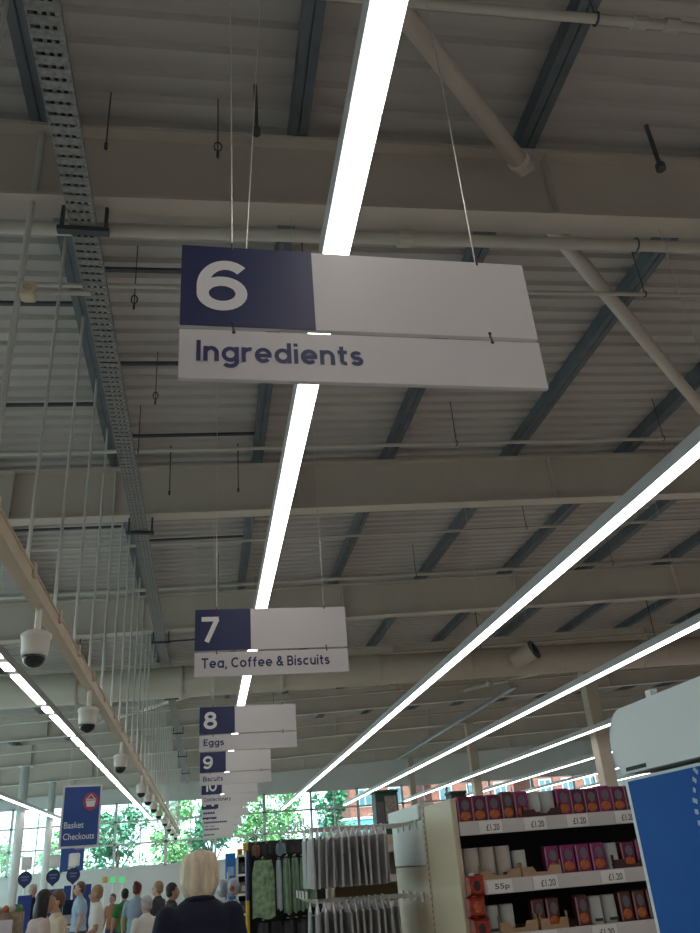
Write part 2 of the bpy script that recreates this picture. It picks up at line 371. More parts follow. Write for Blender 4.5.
# duct
DZ, DS = CH+4.20, .024
droot = tag(empty('ventilation_duct', (0, 19.5, DZ)), 'large round beige ventilation duct across the ceiling beyond aisle sign 7', 'duct')
MB().tube((-11.5, 0, DS*-11.5), (23.5, 0, DS*23.5), .365, 28).build('duct_body', duct_m, droot).data.shade_smooth()
for i in range(15):
    x = -10.2+2.4*i; MB().tube((x, 0, DS*x), (x+.05, 0, DS*(x+.05)), .385, 28).build('seam_ring', duct_m, droot)
for x in (-8, -3, 2, 7, 12, 17): MB().tube((x, 0, DS*x+.36), (x, 0, HT-DZ+S*x), .012, 6).build('hanger_rod', dark_m, droot)
noz = MB(); a = Vector((7.75, -.25, .12)); d = Vector((.62, -.62, .30)).normalized()
noz.tube(a, a+d*.62, .22, 20, cap=False); nz = noz.build('outlet_nozzle', duct_m, droot); nz.data.shade_smooth()
e_ = a+d*.62
MB().tube(e_-d*.02, e_+d*.03, .245, 20).build('nozzle_rim', dark_m, nz); MB().tube(e_+d*.03, e_+d*.06, .13, 16).build('nozzle_core', blackm, nz)
MB().ell((7.05, -.12, -.38), (.09, .09, .09)).build('drain_knob', duct_m, droot)
# second duct-like tray along the walkway direction at right
t_ = tag(empty('cable_tray', (10.35, 26, CH+4.55+S*10.35)), 'pale straight cable tray running to the far wall, right of centre', 'cable tray')
MB().box(-.09, .09, 0, 19.5, -.03, -.02).build('base', galv_m, t_)
for s_ in (-1, 1): MB().box(s_*.09-.006, s_*.09+.006, 0, 19.5, -.03, .05).build('side_rail', galv_m, t_)
# ladder cable tray at left, interrupted where the round duct crosses
TX, TZ = -.955, CH+4.45
for (ya, yb_, lab) in ((YB+.5, 18.9, 'dark perforated cable tray under the roof beams at upper left'), (20.15, 45.5, 'dark cable tray beyond the round duct, left of the distant aisle signs')):
    t_ = tag(empty('cable_tray', (TX, ya, TZ)), lab, 'cable tray'); off = t_.location; Lt = yb_-ya
    for s_ in (-1, 1): MB().box(s_*.093-.006, s_*.093+.006, 0, Lt, -.005, .05).build('side_rail', tray_m, t_)
    q = MB(); y = .02
    while y < Lt-.06:
        q.box(-.088, .088, y, y+.062, -.003, 0); y += .085
    tag(q.build('perforated_base', tray_m, t_), None, None, kind='stuff')
    q = MB()
    for x in (-.05, 0, .045): q.tube((x, .1, .018), (x, Lt-.1, .018), .014, 6)
    q.build('cable_bundle', blackm, t_)
    for yb in beamY:
        if not ya < yb < yb_: continue
        MB(off).box(TX-.19, TX+.19, yb-.03, yb+.03, TZ-.045, TZ-.006).build('bracket', dark_m, t_)
        for s_ in (-1, 1): MB(off).box(TX+s_*.16-.012, TX+s_*.16+.012, yb-.02, yb+.02, TZ-.006, HB+S*TX-.001).build('bracket_stud', dark_m, t_)
# a stub of wire basket at the left edge
t_ = tag(empty('wire_basket_tray', (-1.62, 5.4, CH+4.28)), 'dark wire mesh cable basket at the left edge beside the beige junction box', 'cable basket'); q = MB()
for i in range(9): q.tube((-.9+i*.1, -.6, 0), (-.9+i*.1, .0, 0), .004, 5)
for j in range(13): q.tube((-.92, -.6+.05*j, 0), (-.08, -.6+.05*j, 0), .004, 5)
tag(q.build('wire_mesh', dark_m, t_), None, None, kind='stuff')
MB().tube((-.3, -.3, 0), (-.3, -.3, 1.2), .006, 6).build('hanger_rod', dark_m, t_); MB().tube((-.8, -.3, 0), (-.8, -.3, 1.18), .006, 6).build('hanger_rod', dark_m, t_)
jb = tag(empty('junction_box', (-1.34+.08, 4.64, 5.28)), 'small cream junction box on the nearest hanging rod at left edge', 'junction box')
MB().bbox(-.05, .05, -.05, .05, 0, .13, .012).build('box', mat('cream_box', (.66, .58, .42), .5), jb); MB().tube((0, -.06, .065), (0, -.05, .065), .03, 12).build('cover', trunk_m, jb); MB().tube((.05, 0, .07), (.42, 0, .075), .018, 8).build('conduit', pipe_m, jb)
# linear light rows
LH = CH+2.80
rowsX = [(-6.6, 'far left above the checkout columns'), (-2.75, 'left, broken into dashes beside the beige trunking'), (.633, 'centre, passing behind aisle sign 6'),
         (3.93, 'first to the right of the aisle signs'), (7.2, 'second to the right of the aisle signs'), (10.5, 'third to the right of the aisle signs'), (13.8, 'fourth to the right of the aisle signs'), (17.1, 'fifth to the right of the aisle signs'), (20.4, 'rightmost, farthest from the aisle signs')]
for x, wh in rowsX:
    root = tag(empty('linear_light', (x, 0, LH)), 'long continuous white ceiling light row '+wh, 'ceiling light', 'parallel linear light rows')
    y0, y1 = -6.0, 44.5 if x > -2 else 45.5
    MB().box(-.071, .071, y0, y1, .004, .125).build('housing', house_m, root)
    if x == -2.75:
        cuts = [y0, -3.4, -2.5, .2, 1.0, 3.7, 4.5, 7.2, 8.0, 11.3, 12.03, 14.5, 15.3, 17.95, 19.4, 21.7, 23.3, 24.5, 27.5, 28.6, 31.4, 32.5, 35.2, 36.4, 39, 40.2, y1]; g = .32
    else:
        cuts = [2.20+3.05*k for k in range(-2, 14)]; cuts = [y0]+[c for c in cuts if y0+.3 < c < y1-.3]+[y1]; g = .02
    for a, c in zip(cuts[:-1], cuts[1:]): MB().box(-.064, .064, a+g/2, c-g/2, -.012, .004).build('diffuser', led_m, root)
    for k in range(-1, 8):
        yb = 4.73+6*k
        if y0 < yb < y1: MB().tube((0, yb, .12), (0, yb, HB+S*x-LH-.001), .003, 5).build('suspension_wire', wire_m, root)
# hanging trunking with rods
RX = -1.34; TB = CH+2.02
root = tag(empty('beige_trunking', (RX, .5, TB)), 'long beige trunking hung on a row of thin rods at left, carrying dome cameras', 'trunking')
MB().box(-.05, .05, 0, 45.8, 0, .11).box(-.062, .062, 0, 45.8, .11, .125).build('channel', trunk_m, root)
y = 1.1; ry = []
while y < 46: ry.append(y); y += 1.2 if y > 5 else 1.2
for y in ry:
    MB().tube((0, y-.5, .1), (0, y-.5, HT+S*RX-TB+.02), .024 if 4 < y < 5 else .015, 8).build('hanging_rod', rod_m, root)
    MB().box(-.02, .07, y-.54, y-.46, .06, .17).build('clamp', trunk_m, root)
camY = [6.5, 9.7, 13.7, 18.4, 20.6, 23.0, 25.6, 29.5, 33.0, 36.5, 40.5]
camw = mat('camera_white', (.70, .67, .60), .35, 0, .03, 6); domem = mat('smoked_dome', (.012, .013, .016), .08, 0, .1, 5, spec=.6)
proto = empty('dome_camera', (0, 0, 0))
MB().tube((0, 0, .0), (0, 0, -.19), .026, 12).build('mount', camw, proto)
MB().lathe((0, 0, 0), [(.03, -.18), (.085, -.19), (.118, -.215), (.118, -.24), (.108, -.245), (.103, -.35), (.097, -.385)], 24).build('body', camw, proto).data.shade_smooth()
MB().lathe((0, 0, 0), [(.09, -.38), (.088, -.405), (.074, -.44), (.046, -.465), (.01, -.475)], 20).build('dome', domem, proto).data.shade_smooth()
for i, y in enumerate(camY):
    o = proto if i == 0 else copy_tree(proto)
    o.location = (RX, y, TB+.003)
    tag(o, 'white dome security camera with dark bubble, %s along the beige trunking counted from the front' % (ORD[i]), 'security camera', 'dome cameras under the beige trunking')
    if i >= 3: o.scale = (.95, .95, .95)
# loose drop wires / hangers under the roof
def drop(x, y, z0, label, r=.007, ring=False):
    root = tag(empty('drop_hanger', (x, y, z0)), label, 'hanger')
    top = HD+S*x-z0
    MB().tube((0, 0, .04), (0, 0, top), r, 6).build('rod', dark_m, root)
    q = MB()
    if ring:
        c_ = [(0.03*math.cos(t), 0, .12+.05*math.sin(t)) for t in [2*math.pi*i/10 for i in range(11)]]; q.path(c_, .006, 5)
    q.tube((0, 0, 0), (0, 0, .06), r*2, 8); q.build('end_fitting', dark_m, root)
drop(-.80, 4.45, 6.60, 'thin dark drop wire in front of the nearest beam, beside the cable tray'); drop(.045, 4.45, 6.60, 'dark chain dropper with a ring in front of the nearest beam', .006, True)
drop(.34, 4.3, 6.72, 'short black dropper between the nearest beam and the deck, near the centre light', .016); drop(3.92, 4.45, 6.88, 'short black dropper in front of the nearest beam, far right', .022)
drop(-.55, 10.35, 6.45, 'dark dropper in front of the second beam, right of the cable tray', .008); drop(.42, 10.35, 6.5, 'dark dropper in front of the second beam, left of the centre light', .008)
drop(-.72, 6.2, 6.45, 'thin ringed dropper left of aisle sign 6', .005, True); drop(-.62, 8.0, 6.5, 'thin ringed dropper lower left of aisle sign 6', .005, True)

# ------------------------------------------------------------------ hanging aisle signs
SW0, SW1, BX = -.104, 1.203, .368
U0, U1, L0, L1 = CH+.757*2.234, CH+.917*2.234, CH+.660*2.234, CH+.7505*2.234
signs = [('6', 'Ingredients', .575), ('7', 'Tea, Coffee & Biscuits', 1.085), ('8', 'Eggs', .27), ('9', 'Biscuits', .36), ('10', 'Confectionery', .62), ('11', None, .3), ('12', None, .7), ('13', None, .55), ('14', None, .4)]
hookm = mat('dark_hook', (.05, .05, .06), .4, .5)
for k, (num, txt, tw) in enumerate(signs):
    Y = 2.234+4.475*k; dx = .006*((k*37) % 5-2)*(k > 1)
    root = empty('aisle_sign', (dx, Y, L0)); off = Vector((0, Y, L0))
    lab = 'hanging aisle sign numbered %s in white on navy' % num
    if txt: lab += ', reading '+txt
    else: lab = 'distant hanging aisle sign, %s behind the one numbered 10' % ORD[k-5]
    tag(root, lab, 'sign', 'white and navy aisle signs')
    up = MB(off).bbox(SW0, SW1, Y, Y+.02, U0, U1, .002).build('number_board', sign_white, root)
    MB(off).box(SW0, BX, Y-.002, Y+.001, U0, U1).build('navy_panel', navy_m, up)
    nw_ = .178 if num in '6789' else .30
    if num == '7': nw_ = .15
    if k < 5: stroke_text(num, SW0+.055, SW0+.055+nw_, U0+.066, U0+.292, Y-.0035, whitetext, 'number', up, off, .185, .08)
    else: text_mesh(num, SW0+.055, SW0+.055+nw_, U0+.066, U0+.292, Y-.0035, whitetext, 'number', up, bold=.03, off=off)
    lo = MB(off).bbox(SW0, SW1, Y+.001, Y+.021, L0, L1, .002).build('name_board', sign_white, root)
    if txt:
        low = {'Tea, Coffee & Biscuits': .055, 'Ingredients': .045, 'Eggs': .045, 'Biscuits': .065, 'Confectionery': .045}[txt]
        stroke_text(txt, SW0+.058, SW0+.058+tw, L0+low, L0+.155, Y-.001, navytext, 'lettering', lo, off, .175 if k else .185, .125)
    else:
        q = MB(off); x = SW0+.058; rnd = random.Random(k)
        while x < SW0+.058+tw:
            w_ = rnd.uniform(.03, .06); q.box(x, x+w_, Y-.0015, Y+.0005, L0+.08, L0+.135); x += w_+.012
        q.build('lettering', navytext, lo)
    if k == 0: MB(off).tube((.128, Y+.01, U1), (.33, 2.50, HD+.01), .002, 5).build('suspension_wire', wire_m, root)
    for x in (.076, 1.015):
        MB(off).tube((x, Y+.01, U1-.02), (x, Y+.01, HB-.02+S*x if False else HT-.005+S*x+.19), .0028, 5).build('suspension_wire', wire_m, root)
        q = MB(off); q.tube((x, Y-.004, U0+.012), (x, Y-.002, U0-.002), .0035, 6); q.tube((x, Y-.003, U0+.004), (x+.004, Y-.003, L1-.008), .003, 6)
        q.ell((x, Y-.004, U0+.014), (.007, .004, .007), 8, 6); q.ell((x+.004, Y-.003, L1-.010), (.007, .004, .007), 8, 6); q.build('link_hook', hookm, root)
        MB(off).tube((x, Y-.003, U1-.016), (x, Y-.003, U1+.02), .004, 6).build('top_hook', hookm, root)

# ================================================================== gondola shelving at right
GX0, GX1 = 1.255, 13.5
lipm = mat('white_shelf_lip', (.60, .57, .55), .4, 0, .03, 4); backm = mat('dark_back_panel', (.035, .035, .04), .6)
LEV = [(1.745, .5), (1.478, .5), (1.245, .52), (.93, .52), (.60, .54), (.17, .55)]
def gondola(yf, label, full):
    root = tag(empty('shelving_unit', (GX0, yf, 0)), label, 'shelves', 'shelving units along the walkway'); off = root.location
    MB(off).box(GX0+.02, GX1, yf+.02, yf+1.43, 0, .15).build('plinth', beige_m, root)
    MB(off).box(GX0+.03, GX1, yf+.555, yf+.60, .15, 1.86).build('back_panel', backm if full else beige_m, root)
    MB(off).bbox(GX0-.03, GX0, yf, yf+.555, 0, 1.862, .004).build('side_panel', beige_m, root)
    up = MB(off).box(GX0-.034, GX0+.02, yf+.557, yf+.615, 0, 1.862).build('slotted_upright', beige_m, root)
    q = MB(off)
    for i in range(58): q.box(GX0-.0355, GX0-.033, yf+.562, yf+.572, .1+i*.03, .118+i*.03)
    tag(q.build('slots', blackm, up), None, None, kind='stuff')
    MB(off).bbox(GX0-.03, GX0, yf+.617, yf+1.43, 0, 1.56, .004).build('end_panel', beige_m, root)
    MB(off).bbox(GX0-.034, GX0+.006, yf+.617, yf+1.43, 1.565, 1.80, .004).build('pale_end_panel', palepanel, root)
    MB(off).bbox(GX0-.05, GX0+.05, yf+.617, yf+1.45, 1.803, 1.885, .004).build('top_rail', palepanel, root)
    MB(off).box(GX0+.05, GX1, yf+.60, yf+1.43, 1.80, 1.83).build('top_deck', palepanel, root)
    MB(off).box(GX1, GX1+.03, yf, yf+1.43, 0, 1.86).build('side_panel', beige_m, root)
    for (z, dep) in LEV:
        sh = MB(off).box(GX0+.004, GX1, yf+.012, yf+.55, z-.03, z).build('shelf', beige_m, root)
        MB(off).box(GX0+.004, GX1, yf, yf+.011, z-.058, z+.006).build('shelf_lip', lipm, sh)
    return root, off
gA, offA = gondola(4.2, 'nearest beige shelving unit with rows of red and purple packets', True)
glabs = ['beige shelving unit just behind the nearest one', 'third beige shelving unit from the front', 'fourth beige shelving unit from the front', 'fifth beige shelving unit from the front', 'sixth beige shelving unit from the front', 'seventh beige shelving unit from the front', 'eighth beige shelving unit from the front']
for k in range(1, 8): gondola(4.2+4.475*k, glabs[k-1], False)
# price labels on lips (parts of the shelving unit)
ticket = mat('price_ticket_white', (.78, .76, .74), .5, 0, .02, 3); ink = mat('price_ink', (.05, .05, .06), .6)
def price(x, z, txt, w=.11):
    t_ = MB(offA).box(x, x+w, 4.2-.005, 4.2-.001, z-.054, z+.002).build('price_ticket', ticket, gA)
    text_mesh(txt, x+w*.30, x+w*.88, z-.044, z-.014, 4.2-.006, ink, 'price_lettering', t_, bold=.01, off=offA)
for x in (1.36, 1.60, 1.83, 2.10): price(x, 1.745, '£1.20', .12)
price(1.36, 1.478, '55p', .13); price(1.60, 1.478, '£1.20', .13); price(1.96, 1.478, '£1.20', .13)
for x in (1.55, 1.86): price(x, 1.245, '£1.20', .13)
# --- goods
purp = mat('purple_packet_print', (.13, .012, .06), .35, 0, .12, 20); mag = mat('magenta_packet_print', (.22, .02, .12), .35, 0, .12, 20); brn = mat('brown_packet_print', (.10, .035, .03), .4, 0, .15, 20)
orange = mat('food_picture_orange', (.45, .12, .03), .45, 0, .5, 90); greyo = mat('packet_grey_oval', (.14, .13, .15), .4); pink = mat('packet_pink_edge', (.36, .20, .26), .4)
tinm = mat('cream_tin_label', (.46, .42, .37), .4, 0, .05, 8); tinw = mat('pale_tin_label', (.50, .52, .50), .35, 0, .05, 8); tinmet = mat('tin_metal', (.5, .5, .5), .3, .8)
def disc(b, cx, y, cz, rx, rz, n=16):
    b.add([(cx, y-.001, cz)]+[(cx+rx*math.cos(2*math.pi*i/n), y, cz+rz*math.sin(2*math.pi*i/n)) for i in range(n)], [(0, 1+i, 1+(i+1) % n) for i in range(n)])
def packet(m, w=.076, h=.125, d=.05):
    r = empty('food_packet')
    MB().bbox(-w/2, w/2, 0, d, 0, h, .005).build('carton', m, r)
    q = MB(); disc(q, .004, -.0015, h*.66, w*.27, h*.20); q.build('brand_oval', greyo, r)
    q = MB(); disc(q, 0, -.0015, h*.26, w*.36, h*.17); q.build('food_picture', orange, r)
    MB().box(-w/2-.0005, -w/2+.007, -.0012, .0005, .006, h-.006).build('edge_stripe', pink, r)
    return r
def tin(m, r_=.04, h=.11):
    r = empty('food_tin')
    MB().lathe((0, r_, 0), [(r_*.9, .004), (r_, .006), (r_, h-.006), (r_*.94, h-.004)], 18).build('label_band', m, r)
    MB().lathe((0, r_, 0), [(r_*.94, h-.006), (r_*.98, h-.003), (r_*.98, h), (r_*.9, h)], 18).build('lid_rim', tinmet, r); MB().lathe((0, r_, 0), [(r_*.9, 0), (r_*.98, 0), (r_*.98, .006), (r_*.9, .006)], 18).build('base_rim', tinmet, r)
    q = MB(); q.box(-.02, .02, -.0012, .004, h*.12, h*.22); q.build('print_line', ink, r)
    return r
protoP = {'p': packet(purp), 'm': packet(mag, .076, .132), 'b': packet(brn, .066, .135), 'c': tin(tinm, .0405, .15), 'w': tin(tinw, .036, .125)}
usedp = set(); cnt = {}
names = {'p': ('dark red and purple food packet', 'packet'), 'm': ('magenta food packet', 'packet'), 'b': ('dark brown food packet', 'packet'), 'c': ('cream labelled tin', 'tin'), 'w': ('pale silver tin', 'tin')}
shn = ['top shelf', 'second shelf', 'third shelf', 'lower shelf', 'second lowest shelf', 'bottom shelf']
def place(kind, x, lev, y=4.24):
    o = protoP[kind]
    if kind in usedp: o = copy_tree(o)
    usedp.add(kind); o.location = (x, y, LEV[lev][0]+.001)
    c_ = cnt.get((kind, lev), 0); cnt[(kind, lev)] = c_+1
    nm, cat = names[kind]; tag(o, '%s, %s such from the left, %s' % (nm, ORD[min(c_, 17)], shn[lev]), cat, 'goods on the nearest shelving unit')
step = .0775
row1 = 'pppbmwwmppmppmpppmp'; row2 = 'cccw.mmmmwpmmppmm'; row3 = '.ww.bb.bwwbbbbbbbb'
for i, ch in enumerate(row1):
    if ch != '.': place(ch, GX0+.055+i*step, 0)
for i, ch in enumerate(row2):
    if ch != '.': place(ch, GX0+.065+i*step*1.08, 1)
for i, ch in enumerate(row3):
    if ch != '.': place(ch, GX0+.055+i*step, 2)
def carton_tray(x0, x1, z, m, label, hgt=.045, y=4.2135, dep=.023):
    r = tag(empty('display_tray', ((x0+x1)/2, y, z)), label, 'cardboard tray'); hw = (x1-x0)/2
    MB().prism([(-hw, 0), (hw, 0), (hw, hgt), (hw*.45, hgt), (hw*.3, hgt*.45), (-hw*.3, hgt*.45), (-hw*.45, hgt), (-hw, hgt)], 'y', 0, .004).build('notched_front', m, r)
    for s_ in (-1, 1): MB().box(s_*hw-.002, s_*hw+.002, .004, dep, 0, hgt*1.5).build('tray_side', m, r)
traydark = mat('maroon_tray_card', (.07, .02, .03), .6)
carton_tray(GX0+.085, GX0+.295, 1.4795, cbrown, 'brown cardboard tray under the cream tins, second shelf'); carton_tray(GX0+.305, GX0+.51, 1.4795, cbrown, 'brown cardboard tray beside the magenta packets, second shelf')
carton_tray(GX0+.36, GX0+.565, 1.7465, traydark, 'maroon tray holding pale tins on the top shelf', .04); carton_tray(GX0+.80, GX0+1.0, 1.4795, traydark, 'maroon tray holding a pale tin on the second shelf', .045)
carton_tray(GX0+.15, GX0+.34, 1.2465, cbrown, 'brown cardboard tray at the left of the third shelf', .05); carton_tray(GX0+.36, GX0+.50, 1.2465, cbrown, 'brown cardboard tray second along the third shelf', .05)
# clip strip of red packets hanging at the left shelf end
cs = tag(empty('clip_strip', (GX0+.03, 4.185, .95)), 'hanging strip of red and orange snack packets at the left end of the shelves', 'clip strip')
MB().box(-.012, .012, 0, .003, 0, .57).build('strip', white_m, cs)
redp = mat('red_snack_packet', (.30, .035, .02), .35, 0, .5, 35); blk = mat('dark_snack_print', (.05, .02, .02), .4)
for i in range(6):
    q = MB(); w, h = .048, .088; z = .02+i*.09; sl = .012*(i % 2)
    P = []; 
    for yy, ww2, hh in ((-.004, 1, 1), (-.028, .72, .7)):
        P += [(-w*ww2+sl, yy, z+h/2-h/2*hh), (w*ww2+sl, yy, z+h/2-h/2*hh), (w*ww2+sl, yy, z+h/2+h/2*hh), (-w*ww2+sl, yy, z+h/2+h/2*hh)]
    q.add(P, [(3, 2, 1, 0), (4, 5, 6, 7), (0, 1, 5, 4), (1, 2, 6, 5), (2, 3, 7, 6), (3, 0, 4, 7)]); pk = q.build('snack_packet', redp, cs)
    q = MB(); disc(q, sl, -.0285, z+h*.5, .018, .024, 12); q.build('packet_print', blk if i % 2 else orange, pk)
# boxes standing on the second unit's top
def topbox(x0, x1, y, z0, h, m, label, lm=None):
    r = tag(empty('storage_box', ((x0+x1)/2, y, z0)), label, 'box'); w = (x1-x0)/2
    MB().bbox(-w, w, -.12, .12, 0, h, .008).build('body', m, r); MB().bbox(-w-.008, w+.008, -.128, .128, h, h+.03, .006).build('lid', m, r)
    if lm:
        MB().box(-w*.2, w*.85, -.1235, -.1195, h*.35, h*.92).build('label_panel', lm, r); MB().box(-w*.9, -w*.3, -.1235, -.1195, h*.2, h*.8).build('label_panel', greyo, r)
gb = 4.2+4.475
topbox(1.87, 2.13, gb+.8, 1.831, .46, mat('dark_green_box', (.03, .07, .05), .45), 'dark green lidded box standing on the second shelving unit', mat('box_label', (.30, .27, .24), .5, 0, .3, 30))
topbox(2.75, 2.93, gb+.8, 1.831, .40, mat('black_box', (.03, .04, .045), .45), 'small black lidded box on the second shelving unit behind the red packets')

# --- peg hooks with hosiery packs on the end of the nearest unit
packm = glassy('clear_pack_film', (.62, .62, .62), .12, .25, .72); packin = mat('grey_hosiery', (.33, .32, .34), .7, 0, .3, 14); packin2 = mat('brown_hosiery', (.30, .27, .24), .7, 0, .3, 14)
hang_m = mat('white_hanger_head', (.74, .72, .74), .35)
pp = empty('hosiery_pack')
MB().bbox(-.006, .006, -.07, .07, -.30, -.045, .002).build('film', packm, pp)
MB().bbox(-.0035, .0035, -.058, .058, -.285, -.06, .0015).build('stockings', packin, pp)
hh = MB().prism([(-.055, -.05), (.055, -.05), (.05, -.032), (.02, -.018), (.012, .0), (.012, .012), (-.012, .012), (-.012, 0), (-.02, -.018), (-.05, -.032)], 'x', -.003, .003).build('hanger_head', hang_m, pp)
pp2 = copy_tree(pp)
for c_ in pp2.children:
    if c_.name.startswith('stockings'): c_.data = c_.data.copy(); c_.data.materials[0] = packin2
firsts = {0: pp, 1: pp2}; useds = set(); rnd = random.Random(3)
for ri, hz in enumerate((1.79, 1.412)):
    for hi, hy in enumerate((4.95, 5.12, 5.29, 5.46)):
        hk = tag(empty('peg_hook', (GX0-.041, hy, hz)), 'white wire peg hook, %s row, %s from the slotted upright' % (('upper', 'lower', 'lowest')[ri], ORD[hi]), 'hook', 'peg hooks on the shelf end')
        MB().path([(0, 0, .0), (-.62, 0, .012), (-.645, 0, .035)], .004, 6).build('prong', wire_m, hk); MB().box(-.002, .004, -.02, .02, -.03, .02).build('hook_plate', white_m, hk)
        MB().box(-.66, -.655, -.03, .03, .03, .07).build('ticket_flap', hang_m, hk)
        n_ = (11, 12, 10, 12)[hi] if ri < 2 else 5
        x = GX0-.66+.02*(hi % 2)+.02*ri
        for j in range(n_):
            kd = 1 if rnd.random() < .35 else 0
            o = firsts[kd]
            if kd in useds: o = copy_tree(o)
            useds.add(kd); o.location = (x, hy+rnd.uniform(-.012, .012), hz+.0185+(x-GX0)*-.012*0-.012-.006); o.rotation_euler = (0, rnd.uniform(-.05, .05), rnd.uniform(-.12, .12)); x += rnd.uniform(.036, .046)
            tag(o, 'clear %s hosiery pack, %s row, %s hook from the upright, %s from hook tip' % (('grey', 'brown')[kd], ('upper', 'lower')[ri], ORD[hi], ORD[j]), 'hosiery pack', '%s hosiery packs on the %s row' % (('grey', 'brown')[kd], ('upper', 'lower', 'lowest')[ri]))

# --- end display with towels on the second unit
ey = gb-.02
ed = tag(empty('end_display', (.84, ey+.3, 0)), 'dark pegboard end display hung with green towels, beyond the hosiery', 'display stand'); off = ed.location
MB(off).bbox(.43, 1.20, ey+.28, ey+.32, .12, 1.875, .004).build('pegboard', backm, ed)
MB(off).bbox(.41, 1.21, ey+.22, ey+.38, 0, .12, .006).build('foot', beige_m, ed)
MB(off).bbox(.40, .43, ey+.10, ey+.34, .12, 1.36, .004).build('yellow_side', mat('yellow_panel', (.55, .38, .02), .5), ed); MB(off).bbox(.40, .43, ey+.10, ey+.34, 1.36, 1.80, .004).build('dark_side', navy_m, ed)
for z in (1.72, 1.178):
    for x in (.56, .80, .88, .96, 1.04): MB(off).tube((x, ey+.28, z), (x, ey+.02, z+.01), .005, 6).build('hook', wire_m, ed)
towel = mat('sage_green_cloth', (.20, .31, .21), .9, 0, .18, 10, .3, bscale=60); towelp = mat('leaf_print_cloth', (.24, .36, .22), .9, 0, .45, 22, .2, bscale=60)
def cloth(x0, x1, y, z0, z1, m, label, amp=.012, fr=3.0, cat='towel', name='towel', ph=0., depth=.02, grp=None):
    r = tag(empty(name, ((x0+x1)/2, y, z0)), label, cat, grp); w = (x1-x0)/2; q = MB(); nx, nz = 12, 9; P = []; fs = []
    for side in (0, 1):
        for j in range(nz+1):
            for i in range(nx+1):
                u_, v_ = i/nx, j/nz; pinch = 1-.25*max(0, v_-.75)/.25
                P.append(((u_*2-1)*w*pinch, amp*math.sin(u_*fr*2*math.pi+ph+v_)*(1.1-.4*v_)+side*depth, v_*(z1-z0)+(.012*math.sin(u_*7+ph) if j == 0 else 0)))
    K = (nx+1)*(nz+1)
    for side in (0, 1):
        for j in range(nz):
            for i in range(nx):
                a = side*K+j*(nx+1)+i; f = (a, a+1, a+nx+2, a+nx+1); fs.append(f if side == 0 else f[::-1])
    edge = [i for i in range(nx+1)]+[j*(nx+1)+nx for j in range(1, nz+1)]+[nz*(nx+1)+i for i in range(nx-1, -1, -1)]+[j*(nx+1) for j in range(nz-1, 0, -1)]
    for a, b_ in zip(edge, edge[1:]+edge[:1]): fs.append((b_, a, a+K, b_+K))
    q.add(P, fs); q.build('cloth', m, r, True); MB().path([(0, depth/2, z1-z0-.005), (.012, depth/2, z1-z0+.02), (-.012, depth/2, z1-z0+.02), (0, depth/2, z1-z0-.005)], .003, 5).build('hanging_loop', m, r)
    return r
cloth(.455, .675, ey+.05, 1.20, 1.70, towelp, 'flat sage green towel with leaf print, left on the end display', .006, 1.2)
for i in range(4): cloth(.755+i*.085, .83+i*.085, ey+.03+.012*(i % 2), 1.22+.01*i, 1.70, towel, 'folded sage green towel, %s from the leaf print towel' % ORD[i], .014, 1.5, ph=i*1.7, depth=.035, grp='folded green towels')
cloth(.69, .745, ey+.05, 1.26, 1.69, mat('pale_blue_cloth', (.36, .44, .44), .9, 0, .1, 9), 'narrow pale grey cloth between the green towels', .006, 1)
brn_c = mat('brown_cloth', (.24, .14, .08), .9, 0, .15, 10)
for i, (x0, x1, m_, nm) in enumerate(((.46, .54, brn_c, 'brown'), (.56, .66, backm, 'black'), (.70, .80, mat('blue_cloth', (.22, .32, .40), .9), 'pale blue'), (.84, 1.14, backm, 'wide black'))):
    MB(off).tube(((x0+x1)/2, ey+.28, 1.856), ((x0+x1)/2, ey+.12, 1.862), .004, 6).build('hook', wire_m, ed); cloth(x0, x1, ey+.14, 1.738, 1.842, m_, '%s cloth bag hanging above the green towels' % nm, .01, 1.5, 'bag', 'cloth_bag', i)
for i in range(5): cloth(.50+i*.125, .61+i*.125, ey+.06, .72+.02*(i % 2), 1.16, backm if i != 1 else mat('charcoal_cloth', (.03, .03, .035), .9), 'black cloth hanging below the green towels, %s from left' % ORD[i], .012, 1.5, 'cloth', 'black_cloth', i*1.3, .03, 'black cloths under the towels')
# --- blue rack and white shelf tower further along
by = 13.2
br = tag(empty('blue_display', (.375, by, 0)), 'tall bright blue display board beside the white shelf tower', 'display stand'); MB().bbox(-.075, .075, 0, .35, .05, 1.88, .01).build('board', mat('sky_blue_card', (.02, .17, .50), .5), br); MB().bbox(-.08, .08, -.03, .38, 0, .05, .01).build('base', blue_m, br)
for i in range(5): MB().box(-.05, .05, -.004, 0, .5+.27*i, .62+.27*i).build('printed_band', mat('pale_blue_print', (.25, .45, .65), .5), br)
tw = tag(empty('shelf_tower', (.565, by, 0)), 'narrow white shelf tower with dark goods, beside the blue display', 'shelves')
for s_ in (-1, 1): MB().box(s_*.085-.008, s_*.085+.008, 0, .35, 0, 1.84).build('side_panel', white_m, tw)
MB().box(-.077, .077, .34, .35, 0, 1.84).build('back_panel', backm, tw)
for i in range(8): MB().box(-.077, .077, .002, .34, .02+i*.257, .05+i*.257).build('shelf', white_m, tw)
gcols = [(.05, .05, .06), (.10, .20, .06), (.04, .04, .05), (.16, .05, .05), (.05, .06, .10), (.20, .18, .12)]
for i in range(7):
    r_ = tag(empty('goods_carton', (.565, by+.10, .0505+i*.257)), '%s carton on the white shelf tower, %s shelf from the bottom' % (('black', 'green', 'charcoal', 'maroon', 'navy', 'tan', 'grey')[i], ORD[i]), 'carton'); m_ = mat('carton_%d' % i, gcols[i % 6], .5)
    MB().bbox(-.06, .06, -.06, .1, 0, .15, .006).build('body', m_, r_); MB().box(-.03, .03, -.0615, -.0595, .03, .10).build('label_panel', tinw if i % 2 else greyo, r_)
